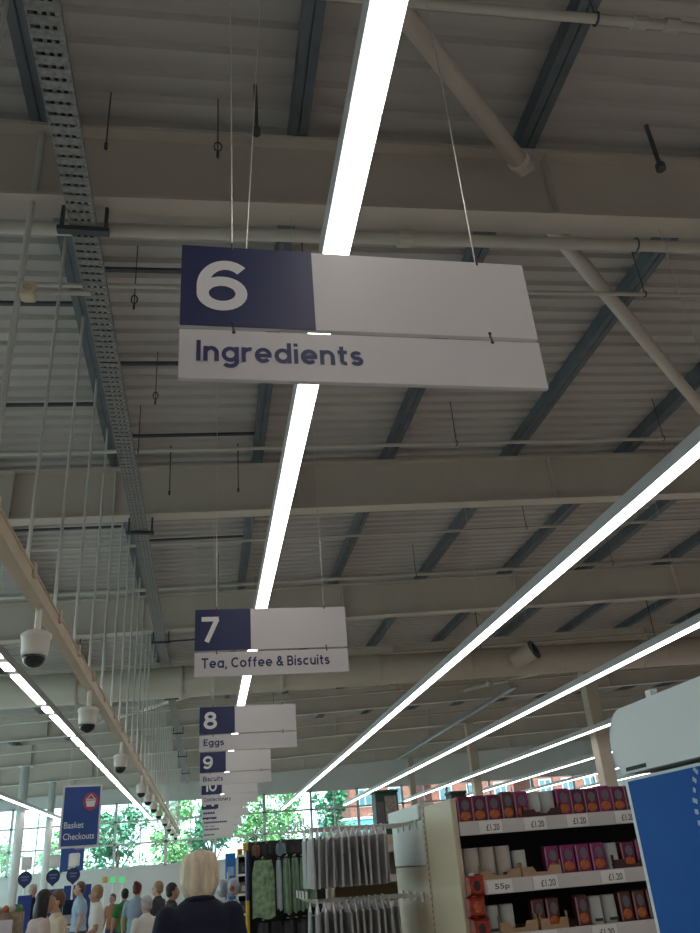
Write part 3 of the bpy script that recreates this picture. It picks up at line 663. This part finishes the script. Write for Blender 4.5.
for i, (x, z) in enumerate(((.518, 1.841), (.61, 1.841))):
    r_ = tag(empty('yellow_carton', (x, by+.15, z)), 'yellow carton on top of the white shelf tower, %s' % ('left' if i == 0 else 'right and taller'), 'carton'); m_ = mat('yellow_card', (.62, .36, .02), .5)
    MB().bbox(-.04, .04, -.06, .06, 0, .09+.07*i, .004).build('body', m_, r_); MB().box(-.02, .02, -.0615, -.0595, .02, .06).build('label_panel', orange, r_)
# silver pouches on a slim spinner beside the walking person
sp = tag(empty('pouch_spinner', (.235, 9.2, 0)), 'slim spinner stand of pale pouches to the right of the navy coated person', 'display stand'); MB().tube((0, 0, 0), (0, 0, 1.62), .012, 8).build('pole', wire_m, sp); MB().lathe((0, 0, 0), [(.16, 0), (.16, .015), (.03, .03)], 20).build('base', dark_m, sp)
pou = mat('silver_blue_pouch', (.42, .46, .55), .3, .3, .2, 20)
for j in range(5):
    for i in range(4):
        a = i*math.pi/2+.5+j*.4; q = MB(); c_ = Vector((.075*math.cos(a), .075*math.sin(a), .72+.19*j)); q.ell(c_, (.055, .05, .085), 10, 7); pk = q.build('pouch', pou, sp, True)
        q = MB(); q.ell(c_+Vector((0, -.035, -.01)), (.03, .022, .03), 8, 6); q.build('pouch_print', orange if (i+j) % 3 == 0 else tinw, pk)

# ------------------------------------------------------------------ white and blue card display at the right edge
X1 = 1.05
dp = tag(empty('card_display', (X1+.25, 1.4, 0)), 'white card display with bright blue side panel at the right edge', 'display stand'); off = dp.location
MB(off).box(X1, X1+.52, .82, 2.005, 0, 1.742).build('carcass', cardwhite, dp)
MB(off).box(X1-.004, X1, .82, 1.983, .05, 1.735).build('blue_panel', blue_m, dp)
P = [(.80, 1.752), (.80, 1.905)]
for i in range(9):
    a = math.pi/2-i*math.pi/16; P.append((1.93+.085*math.cos(a)-.0, 1.82+.085*math.sin(a)))
P += [(2.012, 1.79), (1.985, 1.752)]
MB(off).prism(P, 'x', X1-.012, X1+.53).build('header_hood', cardwhite, dp)
MB(off).box(X1-.006, X1+.012, 1.775, 1.80, 1.90, 1.922).build('locking_tab', cardwhite, dp)
for y0, y1 in ((1.86, 1.96), (1.56, 1.60)): MB(off).box(X1-.0135, X1-.0115, y0, y1, 1.757, 1.766).build('tab_slot', mat('slot_shadow', (.03, .03, .035), .7), dp)
q = MB(off)
for i in range(44):
    a = 2*math.pi*i/44; c_ = Vector((X1-.0055, 1.552+.155*math.cos(a), 1.628+.155*math.sin(a))); t_ = Vector((0, -math.sin(a), math.cos(a))); n_ = Vector((0, math.cos(a), math.sin(a)))
    if i % 7 == 6: continue
    l_, w_ = .0075, .010+.004*(i % 3)
    q.add([c_-t_*l_-n_*w_*.5, c_+t_*l_*.3-n_*w_*.5, c_+t_*l_*.3+n_*w_*.5, c_-t_*l_+n_*w_*.5], [(0, 1, 2, 3)])
q.build('round_print', mat('faded_white_print', (.35, .48, .62), .5), dp)

# ------------------------------------------------------------------ checkout area at left
cb = atY(81, 815, 20.0)
bs = empty('checkout_sign', (cb.x, 20.0, 0), math.radians(14)); tag(bs, 'blue hanging sign with a pink basket roundel, reading Basket Checkouts', 'sign')
zb, zt = 2.36, 3.66; w = .43; bl = mat('sign_blue', (.03, .075, .27), .4, 0, .04, 4)
bd = MB().bbox(-w, w, 0, .03, zb, zt, .004).build('white_board', sign_white, bs); MB().box(-w+.045, w-.045, -.003, .001, zb+.045, zt-.045).build('blue_face', bl, bs)
q = MB(); disc(q, .19, -.005, zt-.36, .165, .19, 28); q.build('roundel', mat('roundel_pink', (.42, .07, .13), .45), bs)
ic = MB()
ic.prism([(.08, zt-.34), (.30, zt-.34), (.27, zt-.47), (.11, zt-.47)], 'y', -.009, -.0062)
ic.prism([(.09, zt-.325), (.29, zt-.325), (.305, zt-.305), (.075, zt-.305)], 'y', -.009, -.0062)
ic.path([(.105, -.0075, zt-.305), (.19, -.0075, zt-.215), (.275, -.0075, zt-.305)], .008, 6)
ic.build('basket_icon', whitetext, bs)
text_mesh('Basket', -w+.085, -w+.085+.42, zb+.40, zb+.53, -.0045, whitetext, 'lettering', bs, bold=.004); text_mesh('Checkouts', -w+.085, -w+.085+.66, zb+.17, zb+.30, -.0045, whitetext, 'lettering', bs, bold=.004)
for x in (-.3, .3): MB().tube((x, .015, zt-.01), (x, .015, HD+S*cb.x-.001), .006, 6).build('suspension_rod', wire_m, bs)
cb2 = atY(72, 861, 26.0)
bn = tag(empty('blue_banner', (cb2.x, 26.0, 2.0)), 'small blue hanging banner with a pink corner, below the checkout sign', 'banner')
MB().bbox(-.32, .32, 0, .02, 0, .85, .004).build('board', bl, bn); MB().box(.05, .30, -.003, .0, .55, .82).build('pink_patch', mat('pink_print', (.5, .2, .3), .5), bn); MB().box(-.1, .1, -.003, 0, .05, .45).build('pale_patch', tinw, bn)
for x in (-.28, .28): MB().tube((x, .01, .84), (x, .01, HT+S*cb2.x-2.01), .005, 5).build('suspension_wire', wire_m, bn)
# self service tills with lamp poles
till = empty('self_checkout'); kw = mat('till_grey', (.45, .46, .47), .4); scr = mat('dark_screen', (.02, .03, .05), .15)
MB().bbox(-.18, .18, -.25, .25, 0, .85, .015).build('cabinet', kw, till); MB().bbox(-.195, .195, -.28, .28, .85, .89, .008).build('worktop', white_m, till)
hd = MB().bbox(-.17, .17, .08, .2, .89, 1.34, .015).build('screen_head', kw, till); MB().box(-.15, .15, .074, .08, 1.08, 1.36).build('screen', scr, hd)
MB().bbox(-.15, .15, -.2, .05, .89, .91, .004).build('scanner_plate', scr, till)
MB().tube((.0, .18, 1.33), (0, .18, 2.02), .022, 10).build('pole', white_m, till)
MB().bbox(-.10, .10, .09, .27, 2.0, 2.26, .02).build('lamp_box', white_m, till)
q = MB(); q.prism([(-.06, 1.70), (0, 1.64), (.06, 1.70)]+[(.145*math.cos(a), 1.83+.145*math.sin(a)) for a in [(-.9+i*(math.pi+1.8)/16) for i in range(17)]], 'y', .145, .158); dsc = q.build('blue_disc_sign', navy_m, till)
q = MB(); q.box(-.08, .08, .1425, .1455, 1.85, 1.88); q.box(-.06, .06, .1425, .1455, 1.79, 1.82); q.build('disc_print', mat('disc_print_blue', (.12, .16, .34), .5), dsc)
for i, (px, lab) in enumerate(((25, 'leftmost'), (53, 'middle'), (73, 'rightmost'))):
    o = till if i == 0 else copy_tree(till); p_ = atY(px, 878, 20.0); o.location = (p_.x, 20.0-.15, .0)
    tag(o, 'self service till with blue disc sign on a white pole, %s of three' % lab, 'till', 'self service tills')
green_l = emis('green_till_lamp', (.15, .8, .3), .7); amber_m = mat('amber_lamp_cover', (.55, .40, .12), .4)
for i, (px, py, lm, lab) in enumerate(((105, 880, amber_m, 'amber'), (113, 880, green_l, 'green, left one'), (122, 880, green_l, 'green, right one'))):
    p_ = atY(px, py, 24.0); r_ = tag(empty('lamp_pole', (p_.x, 24.0, 0)), 'slim checkout lamp pole topped by a small lamp, '+lab, 'lamp pole', 'checkout lamp poles')
    MB().tube((0, 0, 0), (0, 0, p_.z-.08), .02, 8).build('pole', white_m, r_); MB().bbox(-.07, .07, -.06, .06, p_.z-.07, p_.z+.08, .02).build('lamp', lm, r_); MB().lathe((0, 0, 0), [(.09, 0), (.09, .02), (.03, .03)], 16).build('base', dark_m, r_)
pbl = mat('partition_blue', (.02, .05, .22), .5)
for i, (xa, xb, ya, yb_, Y, lab) in enumerate(((44, 62, 890, 906, 18.5, 'left'), (64, 90, 886, 904, 21.5, 'right'), (18, 30, 896, 912, 17.5, 'far left'))):
    a = atY(xa, ya, Y); c_ = atY(xb, yb_, Y); r_ = tag(empty('blue_partition', ((a.x+c_.x)/2, Y, 0)), 'low blue partition panel behind the shoppers, %s one' % lab, 'partition'); hw = (c_.x-a.x)/2
    MB().bbox(-hw, hw, 0, .05, .08, a.z, .008).build('panel', pbl, r_)
    for s_ in (-1, 1): MB().box(s_*hw*.8-.03, s_*hw*.8+.03, -.15, .2, 0, .08).build('foot', dark_m, r_)
# belt checkout at the near left
ck = tag(empty('checkout_desk', (-3.1, 10.4, 0)), 'pale checkout desk at the bottom left corner', 'checkout'); MB().bbox(-.9, 1.02, 0, .75, .08, 1.02, .02).build('desk_body', kw, ck); MB().bbox(-.95, 1.06, -.03, .78, 1.02, 1.06, .01).build('worktop', white_m, ck)
MB().bbox(-.6, 1.03, .0, .04, 1.06, 1.33, .008).build('front_screen', mat('pinkish_white_panel', (.62, .55, .58), .5), ck); MB().box(-.9, .9, .1, .7, 0, .08).build('kick_plinth', dark_m, ck)
MB().box(.66, .86, -.004, 0.0, 1.13, 1.17).build('panel_print', navy_m, ck)
MB().bbox(-.75, -.2, .3, .6, 1.06, 1.09, .005).build('conveyor', blackm, ck)
lw = mat('goods_brown', (.24, .17, .12), .7, 0, .4, 12)
for i in range(4):
    r_ = tag(empty('goods_crate', (-3.95+i*.42, 13.2, 0)), 'crate of mixed goods stacked by the tills, %s from the left' % ORD[i], 'crate'); MB().bbox(-.19, .19, -.15, .15, 0, 1.30+.05*(i % 2), .01).build('crate_stack', lw, r_)
    for j in range(4): MB().box(-.192, .192, -.153, -.150, .2+j*.28, .23+j*.28).build('crate_rim', dark_m, r_)
    for j in range(4): MB().ell((-.13+.09*j, 0, 1.33+.05*(i % 2)), (.05, .06, .06), 8, 6).build('fruit', (orange, tinm, mat('leafy_green', (.08, .2, .05), .7), tinw)[(i+j) % 4], r_, True)

# ================================================================== people
skin1 = mat('skin_fair', (.52, .32, .24), .55, 0, .06, 8); skin2 = mat('skin_tan', (.40, .23, .16), .55, 0, .06, 8); eyem = mat('eye_dark', (.03, .025, .02), .2); lipc = mat('lip_rose', (.33, .12, .10), .5); shoe_m = mat('dark_shoe', (.03, .03, .035), .4)
def person(x, y, rz, H, label, shirt, pants, hairm, style='short', sleeve='short', skin=skin1, lean=0., arms='down', vox=.012, detail=True, build=1.0, tuck=0.):
    k = H/1.72; B = build
    root = tag(empty('person', (x, y, 0), rz), label, 'person')
    def V(a, b_, c): return Vector((a*k, (b_+lean*max(0, c-.95))*k, c*k))
    sh, el, wr = [], [], []
    for s_ in (-1, 1):
        sh.append(V(s_*.17*B, 0, 1.385))
        if arms == 'down': el.append(V(s_*.235*B, -.02, 1.12)); wr.append(V(s_*.24*B, .05, .88))
        elif arms == 'forward': el.append(V(s_*.225*B, .05, 1.13)); wr.append(V(s_*.17, .30, 1.08))
        else: el.append(V(s_*.24*B, .0, 1.13)); wr.append(V(s_*.20, .24, 1.0))
    def torso(b_, g, zlo=.92):
        b_.ell(V(0, 0, 1.25), ((.155*B+g)*k, (.105*B+g)*k, .20*k), 20, 14); b_.ell(V(0, 0, 1.36), ((.175*B+g)*k, (.09*B+g)*k, .10*k), 20, 12)
        b_.ell(V(0, 0, 1.06), ((.145*B+g)*k, (.105*B+g)*k, .20*k), 20, 12); b_.ell(V(0, .01, 1.42), ((.11*B+g)*k, (.075+g)*k, .06*k), 16, 10)
    bd = MB(); torso(bd, -.004); bd.ell(V(0, 0, .93), (.16*B*k, .115*B*k, .13*k), 18, 12)
    bd.cap(V(0, .0, 1.40), V(0, .02, 1.53), .056*k, .052*k)
    hc = V(0, .03+tuck*.4, 1.605-tuck)
    bd.ell(hc+Vector((0, -.012*k, .02*k)), (.074*k, .092*k, .096*k), 20, 14); bd.ell(hc+Vector((0, .03*k, -.045*k)), (.056*k, .062*k, .072*k), 16, 12)
    bd.ell(hc+Vector((0, .098*k, -.022*k)), (.013*k, .018*k, .024*k), 10, 8)
    for s_ in (-1, 1): bd.ell(hc+Vector((s_*.077*k, -.008*k, -.012*k)), (.011*k, .02*k, .03*k), 10, 8)
    for i, s_ in enumerate((-1, 1)):
        bd.cap(sh[i], el[i], .048*B*k, .038*k); bd.cap(el[i], wr[i], .038*k, .026*k)
        d = (wr[i]-el[i]).normalized(); sd = Vector((s_*-1, 0, 0)); nrm = d.cross(sd).normalized(); sd = nrm.cross(d)
        palm = wr[i]+d*.05*k; bd.cap(wr[i]+d*.02*k, palm, .027*k, .03*k)
        cur = nrm*(.25 if nrm.y*1 > 0 else -.25)
        side = Vector((0, 1, 0)) if abs(d.z) > .6 else Vector((1, 0, 0))
        for fi, (o_, L) in enumerate(((-.03, .062), (-.010, .075), (.010, .07), (.029, .055))):
            b0 = palm+side*o_*k+d*.015*k; m0 = b0+(d+cur*.3).normalized()*L*.55*k; bd.cap(b0, m0, .0095*k, .009*k, 8); bd.cap(m0, m0+(d+cur*1.2).normalized()*L*.5*k, .009*k, .008*k, 8)
        t0 = wr[i]+d*.03*k-side*-.028*k; t1 = t0+(side*.7+d*.7)*.035*k; bd.cap(t0, t1, .011*k, .010*k, 8); bd.cap(t1, t1+d*.03*k, .010*k, .009*k, 8)
        bd.cap(V(s_*.09, 0, .90), V(s_*.095, .015, .50), .078*B*k, .052*k); bd.cap(V(s_*.095, .015, .50), V(s_*.095, -.02, .09), .05*k, .034*k); bd.cap(V(s_*.095, -.03, .05), V(s_*.105, .12, .035), .036*k, .03*k)
    remeshed(bd, 'body', skin, root, vox, 2)
    g = .014; st = MB(); torso(st, g); st.ell(V(0, 0, .93), ((.16*B+g)*k, (.115*B+g)*k, .11*k), 18, 12)
    st.cap(V(0, 0, 1.40), V(0, .01, 1.455), .072*k, .066*k)
    for i in (0, 1):
        st.cap(sh[i], sh[i].lerp(el[i], .65 if sleeve == 'short' else 1), (.054*B+g*.6)*k, (.046+g*.6)*k)
        if sleeve == 'long': st.cap(el[i], el[i].lerp(wr[i], .95), (.04+g*.7)*k, (.03+g*.7)*k)
    top = remeshed(st, 'top', shirt, root, .014, 3)
    if style == 'collar' or sleeve == 'long':
        q = MB(); c_ = V(0, .012, 1.455); ring = [c_+Vector((.07*k*math.cos(t), .066*k*math.sin(t), (.012*math.sin(t+math.pi))*k)) for t in [2*math.pi*i/18 for i in range(19)]]
        for a, b_ in zip(ring[:-1], ring[1:]): q.cap(a, b_, .016*k, .016*k, 8)
        remeshed(q, 'collar', shirt, top, .008, 2)
    pt = MB(); pt.ell(V(0, 0, .90), ((.162*B+.01)*k, (.118*B+.01)*k, .13*k), 18, 12)
    for s_ in (-1, 1): pt.cap(V(s_*.09, 0, .88), V(s_*.095, .015, .50), (.082*B+.01)*k, .066*k); pt.cap(V(s_*.095, .015, .50), V(s_*.095, -.02, .10), .064*k, .052*k)
    remeshed(pt, 'trousers', pants, root, .016, 2)
    for s_ in (-1, 1):
        q = MB(); q.cap(V(s_*.095, -.04, .055), V(s_*.107, .13, .042), .047*k, .04*k); so = remeshed(q, 'shoe', shoe_m, root, .012, 1); 
        for v in so.data.vertices: v.co.z = max(v.co.z, .0)
    ha = MB(); hq = hc+Vector((0, -.022*k, .028*k))
    if style == 'bob':      # full thick hair seen from behind, tapering at the nape
        ha.ell(hq+Vector((0, -.004*k, .010*k)), (.094*k, .104*k, .098*k), 28, 18); ha.ell(hq+Vector((0, -.022*k, -.045*k)), (.088*k, .085*k, .075*k), 24, 14); ha.ell(hq+Vector((0, -.030*k, -.105*k)), (.056*k, .05*k, .06*k), 20, 12)
        rr = random.Random(5)
        for i in range(70):
            a = rr.uniform(math.pi*.95, math.pi*2.05); u_ = rr.uniform(-.85, .9); rad = .090*math.sqrt(max(.1, 1-(max(0, u_)*.75)**2))
            c0 = hq+Vector((rad*math.cos(a), rad*math.sin(a), .01+u_*.085))*k
            c1 = c0+Vector((-.02*math.cos(a)*(1 if u_ < 0 else -.5), .006, -.06))*k; ha.cap(c0, c1, .014*k, .007*k, 8)
    else:
        ha.ell(hq+Vector((0, 0, .01*k)), (.084*k, .092*k, .092*k), 20, 14); ha.ell(hq+Vector((0, -.03*k, -.05*k)), (.075*k, .055*k, .06*k), 16, 12)
        if style == 'long':
            ha.ell(hq+Vector((0, -.045*k, -.12*k)), (.09*k, .06*k, .14*k), 16, 12)
            for s_ in (-1, 1): ha.cap(hq+Vector((s_*.075*k, .0, 0)), hq+Vector((s_*.085*k, -.01*k, -.18*k)), .03*k, .026*k)
        if style == 'bun': ha.ell(hq+Vector((0, -.08*k, .075*k)), (.045*k, .045*k, .045*k), 14, 10)
    # keep the face free: squash hair that would cover it
    ho = remeshed(ha, 'hair', hairm, root, .008 if style == 'bob' else .011, 2 if style == 'bob' else 3)
    for v in ho.data.vertices:
        lim = hc.y+(.055 if v.co.z > hc.z+.055*k else .015)*k
        if v.co.y > lim: v.co.y = lim+(v.co.y-lim)*(.5 if style == 'bob' and v.co.z > hc.z else .12)
    if detail:
        for s_ in (-1, 1):
            MB().ell(hc+Vector((s_*.03*k, .083*k, .008*k)), (.012*k, .007*k, .007*k), 8, 6).build('eye', eyem, root, True); MB().ell(hc+Vector((s_*.031*k, .085*k, .028*k)), (.017*k, .006*k, .004*k), 8, 6).build('eyebrow', hairm, root, True)
        MB().ell(hc+Vector((0, .088*k, -.063*k)), (.024*k, .007*k, .007*k), 8, 6).build('mouth', lipc, root, True)
    return root
navyc = mat('navy_coat_cloth', (.012, .014, .035), .85, 0, .15, 30, .2, bscale=120); jeans = mat('blue_jeans', (.06, .09, .16), .85, 0, .1, 30); charc = mat('charcoal_cloth_wear', (.04, .042, .05), .85); cream = mat('cream_top', (.62, .52, .38), .85, 0, .05, 12); ltblue = mat('light_blue_shirt', (.34, .44, .56), .8, 0, .05, 12); whitec = mat('white_top', (.68, .66, .62), .85, 0, .04, 12)
greenc = mat('green_top', (.05, .22, .06), .85); greyb = mat('grey_blue_top', (.26, .34, .42), .85); pinkc = mat('pale_pink_top', (.55, .42, .40), .85); rustc = mat('rust_top', (.35, .15, .09), .85)
h_blond = mat('white_blond_hair', (.74, .62, .45), .6, 0, .30, 26, .5, bscale=60, stretch=(1, 1, .25)); h_dark = mat('dark_hair', (.018, .014, .013), .45, 0, .2, 30); h_brown = mat('brown_hair', (.12, .07, .04), .5, 0, .2, 30); h_lt = mat('light_brown_hair', (.32, .20, .11), .5, 0, .2, 30); h_red = mat('dark_red_hair', (.11, .02, .03), .5, 0, .2, 30); h_grey = mat('grey_hair', (.42, .40, .38), .6, 0, .2, 30)
def pp_at(px, py, Y): return atY(px, py, Y)
def crowd(px, py, Y, rz, label, *a, **kw_):
    p_ = atY(px, py, Y); H = min(1.9, max(1.38, (p_.z)/(1.60-kw_.get('tuck', 0))*1.72)); return person(p_.x, Y, rz, H, label, *a, **kw_)
crowd(200, 879, 4.8, math.radians(6), 'person seen from behind with white blond hair and a navy coat', navyc, charc, h_blond, 'bob', 'long', vox=.010, build=.97, tuck=.045)
crowd(36, 903, 9.6, math.radians(-60), 'person with long black hair and a pale pink top at lower left', pinkc, jeans, h_dark, 'long', 'short', lean=.12, arms='forward', skin=skin2)
crowd(58, 902, 10.2, math.radians(115), 'person with brown hair and a cream top beside the black haired shopper', cream, jeans, h_brown, 'short', 'short', arms='mid', build=1.1)
crowd(81, 889, 17.0, math.radians(100), 'person in a light blue shirt with short dark hair, side on', ltblue, charc, h_brown, 'short', 'short', build=1.2)
crowd(98, 894, 13.4, math.radians(95), 'person with light brown hair in a white top, right of the light blue shirt', whitec, jeans, h_lt, 'short', 'short', arms='mid', skin=skin2)
crowd(125, 895, 17.5, math.radians(20), 'person in a bright green top with dark hair', greenc, charc, h_dark, 'short', 'short')
crowd(137, 890, 15.5, math.radians(-15), 'person in a grey blue top with dark red hair tied up', greyb, jeans, h_red, 'bun', 'short')
crowd(159, 889, 15.0, math.radians(70), 'person in dark clothes with brown hair, left of the navy coat', charc, jeans, h_lt, 'short', 'short', arms='forward')
crowd(171, 892, 12.6, math.radians(-75), 'person in black with dark hair partly hidden by the navy coat', charc, charc, h_dark, 'short', 'long', skin=skin2)
crowd(33, 891, 19.0, math.radians(180), 'grey haired person facing the camera behind the blue partition', navyc, charc, h_grey, 'short', 'short')
crowd(113, 899, 20.0, math.radians(150), 'person in a rust top standing between the white and green tops', rustc, jeans, h_brown, 'short', 'short')
crowd(147, 905, 11.6, math.radians(30), 'short person in a white top in front of the grey blue top', whitec, jeans, h_grey, 'short', 'short')

# ================================================================== outside
ground = mat('asphalt', (.20, .21, .20), .9, 0, .1, 2); struct(MB().box(-60, 90, YF+.4, 140, -.6, -.3).build('ground', ground))
leafm = mat('leaf_green', (.17, .38, .14), .7, 0, .4, 2.2); leafm2 = mat('leaf_dark_green', (.09, .26, .15), .7, 0, .4, 2.2); barkm = mat('bark', (.10, .075, .055), .9, 0, .2, 8)
def tree(x, y, H, R, m, label, seed, nl=1500):
    rr = random.Random(seed); r = tag(empty('tree', (x, y, -.3)), label, 'tree', 'trees beyond the windows')
    q = MB(); q.tube((0, 0, 0), (.1, 0, H*.5), .16, 10, .10)
    for i in range(5):
        a = i*1.3; q.tube((.05, 0, H*(.3+.05*i)), (R*.6*math.cos(a), R*.6*math.sin(a), H*(.55+.07*i)), .06, 7, .03)
    q.build('trunk', barkm, r); q = MB(); cl = []
    for i in range(16):
        a = rr.uniform(0, 6.28); t = rr.random(); cl.append((Vector((R*.7*math.sqrt(rr.random())*math.cos(a), R*.7*math.sqrt(rr.random())*math.sin(a), H*(.32+.58*t))), R*rr.uniform(.32, .5)))
    V_, F_ = [], []
    for i in range(nl):
        c_, s_ = cl[i % 16]; d = Vector((rr.gauss(0, 1), rr.gauss(0, 1), rr.gauss(0, 1))).normalized(); p_ = c_+d*s_*rr.uniform(.6, 1.05); a = Vector((rr.gauss(0, 1), rr.gauss(0, 1), rr.gauss(0, .6))).normalized(); b_ = a.cross(d+Vector((.1, .2, .3))).normalized(); L = rr.uniform(.13, .26)
        n0 = len(V_); V_ += [p_-a*L, p_+b_*L*.5, p_+a*L, p_-b_*L*.5]; F_.append((n0, n0+1, n0+2, n0+3))
    q.add(V_, F_); tag(q.build('foliage', m, r, fix=False), None, None, kind='stuff')
tl = ['tree with light foliage at the far left of the windows', 'dark leafy tree behind the left windows', 'leafy tree right of the beige trunking end', 'dark leafy tree behind the stacked aisle signs', 'bright leafy tree right of the aisle signs', 'second bright leafy tree right of the aisle signs', 'darker leafy tree left of the brick houses', 'small tree at left behind the checkout columns']
for i, (x, y, H, R, m) in enumerate(((-11, 72, 6.2, 2.2, leafm), (-5.6, 58, 7.6, 2.1, leafm2), (-2.4, 66, 8.3, 2.2, leafm), (.3, 57, 7.0, 1.6, leafm2), (3.4, 61, 8.6, 1.9, leafm), (6.3, 72, 9.6, 2.1, leafm), (8.6, 58, 7.4, 1.4, leafm2), (-17.0, 76, 6.5, 2.4, leafm))):
    tree(x, y, H, R, m, tl[i], i+11)
brick = mat('red_brick', (.30, .11, .09), .9, 0, .25, 3, .3, bscale=20); hw_ = mat('house_window_white', (.70, .72, .72), .5); hg = mat('house_glass', (.10, .17, .22), .1, 0, .2, 1); slate = mat('slate_roof', (.12, .13, .15), .8, 0, .15, 2); render_m = mat('pale_render', (.66, .70, .72), .8)
def house(x0, x1, y, h, m, label, seed):
    r = tag(empty('house', ((x0+x1)/2, y, -.3)), label, 'house', 'houses across the road'); w = (x1-x0)/2
    MB().box(-w, w, 0, 8, 0, h).build('walls', m, r)
    MB().prism([(-w-.3, h), (w+.3, h), (w-.6, h+2.6), (-w+.6, h+2.6)], 'y', -.3, 8.3).build('roof', slate, r)
    ch = MB().box(w*.4, w*.4+.7, 3, 3.7, h+1.5, h+4).build('chimney', m, r)
    nx_ = max(2, int(2*w/2.3))
    for j in range(3):
        z = .9+j*2.7
        if z+1.5 > h: continue
        for i in range(nx_):
            xc = -w+2*w*(i+.5)/nx_; f_ = MB().box(xc-.62, xc+.62, -.06, .0, z, z+1.5).build('window', hw_, r)
            for s_ in (-1, 1): MB().box(xc+s_*.29-.24, xc+s_*.29+.24, -.075, -.055, z+.1, z+1.4).build('pane', hg, f_)
house(12.5, 18.0, 74, 8.6, brick, 'red brick house left of the cream columns, through the far windows', 1); house(20.5, 28.5, 76, 8.6, brick, 'red brick house in the middle, through the far windows', 2); house(30.5, 42, 76, 8.6, brick, 'red brick house furthest right, through the far windows', 3)
house(44, 56, 78, 8, render_m, 'pale rendered house at the far right beyond the windows', 4)
cp = tag(empty('canopy', (11.0, 66, -.3)), 'pale blue flat canopy in front of the brick houses', 'canopy'); MB().box(-2.2, 2.2, -1.5, 1.5, 4.1, 4.9).build('fascia', mat('canopy_blue', (.16, .48, .62), .4), cp); MB().box(-2.3, 2.3, -1.6, 1.6, 4.9, 5.05).build('roof_trim', hw_, cp)
for s_ in (-1, 1): MB().tube((s_*1.7, 0, 0), (s_*1.7, 0, 4.1), .12, 10).build('post', hw_, cp)
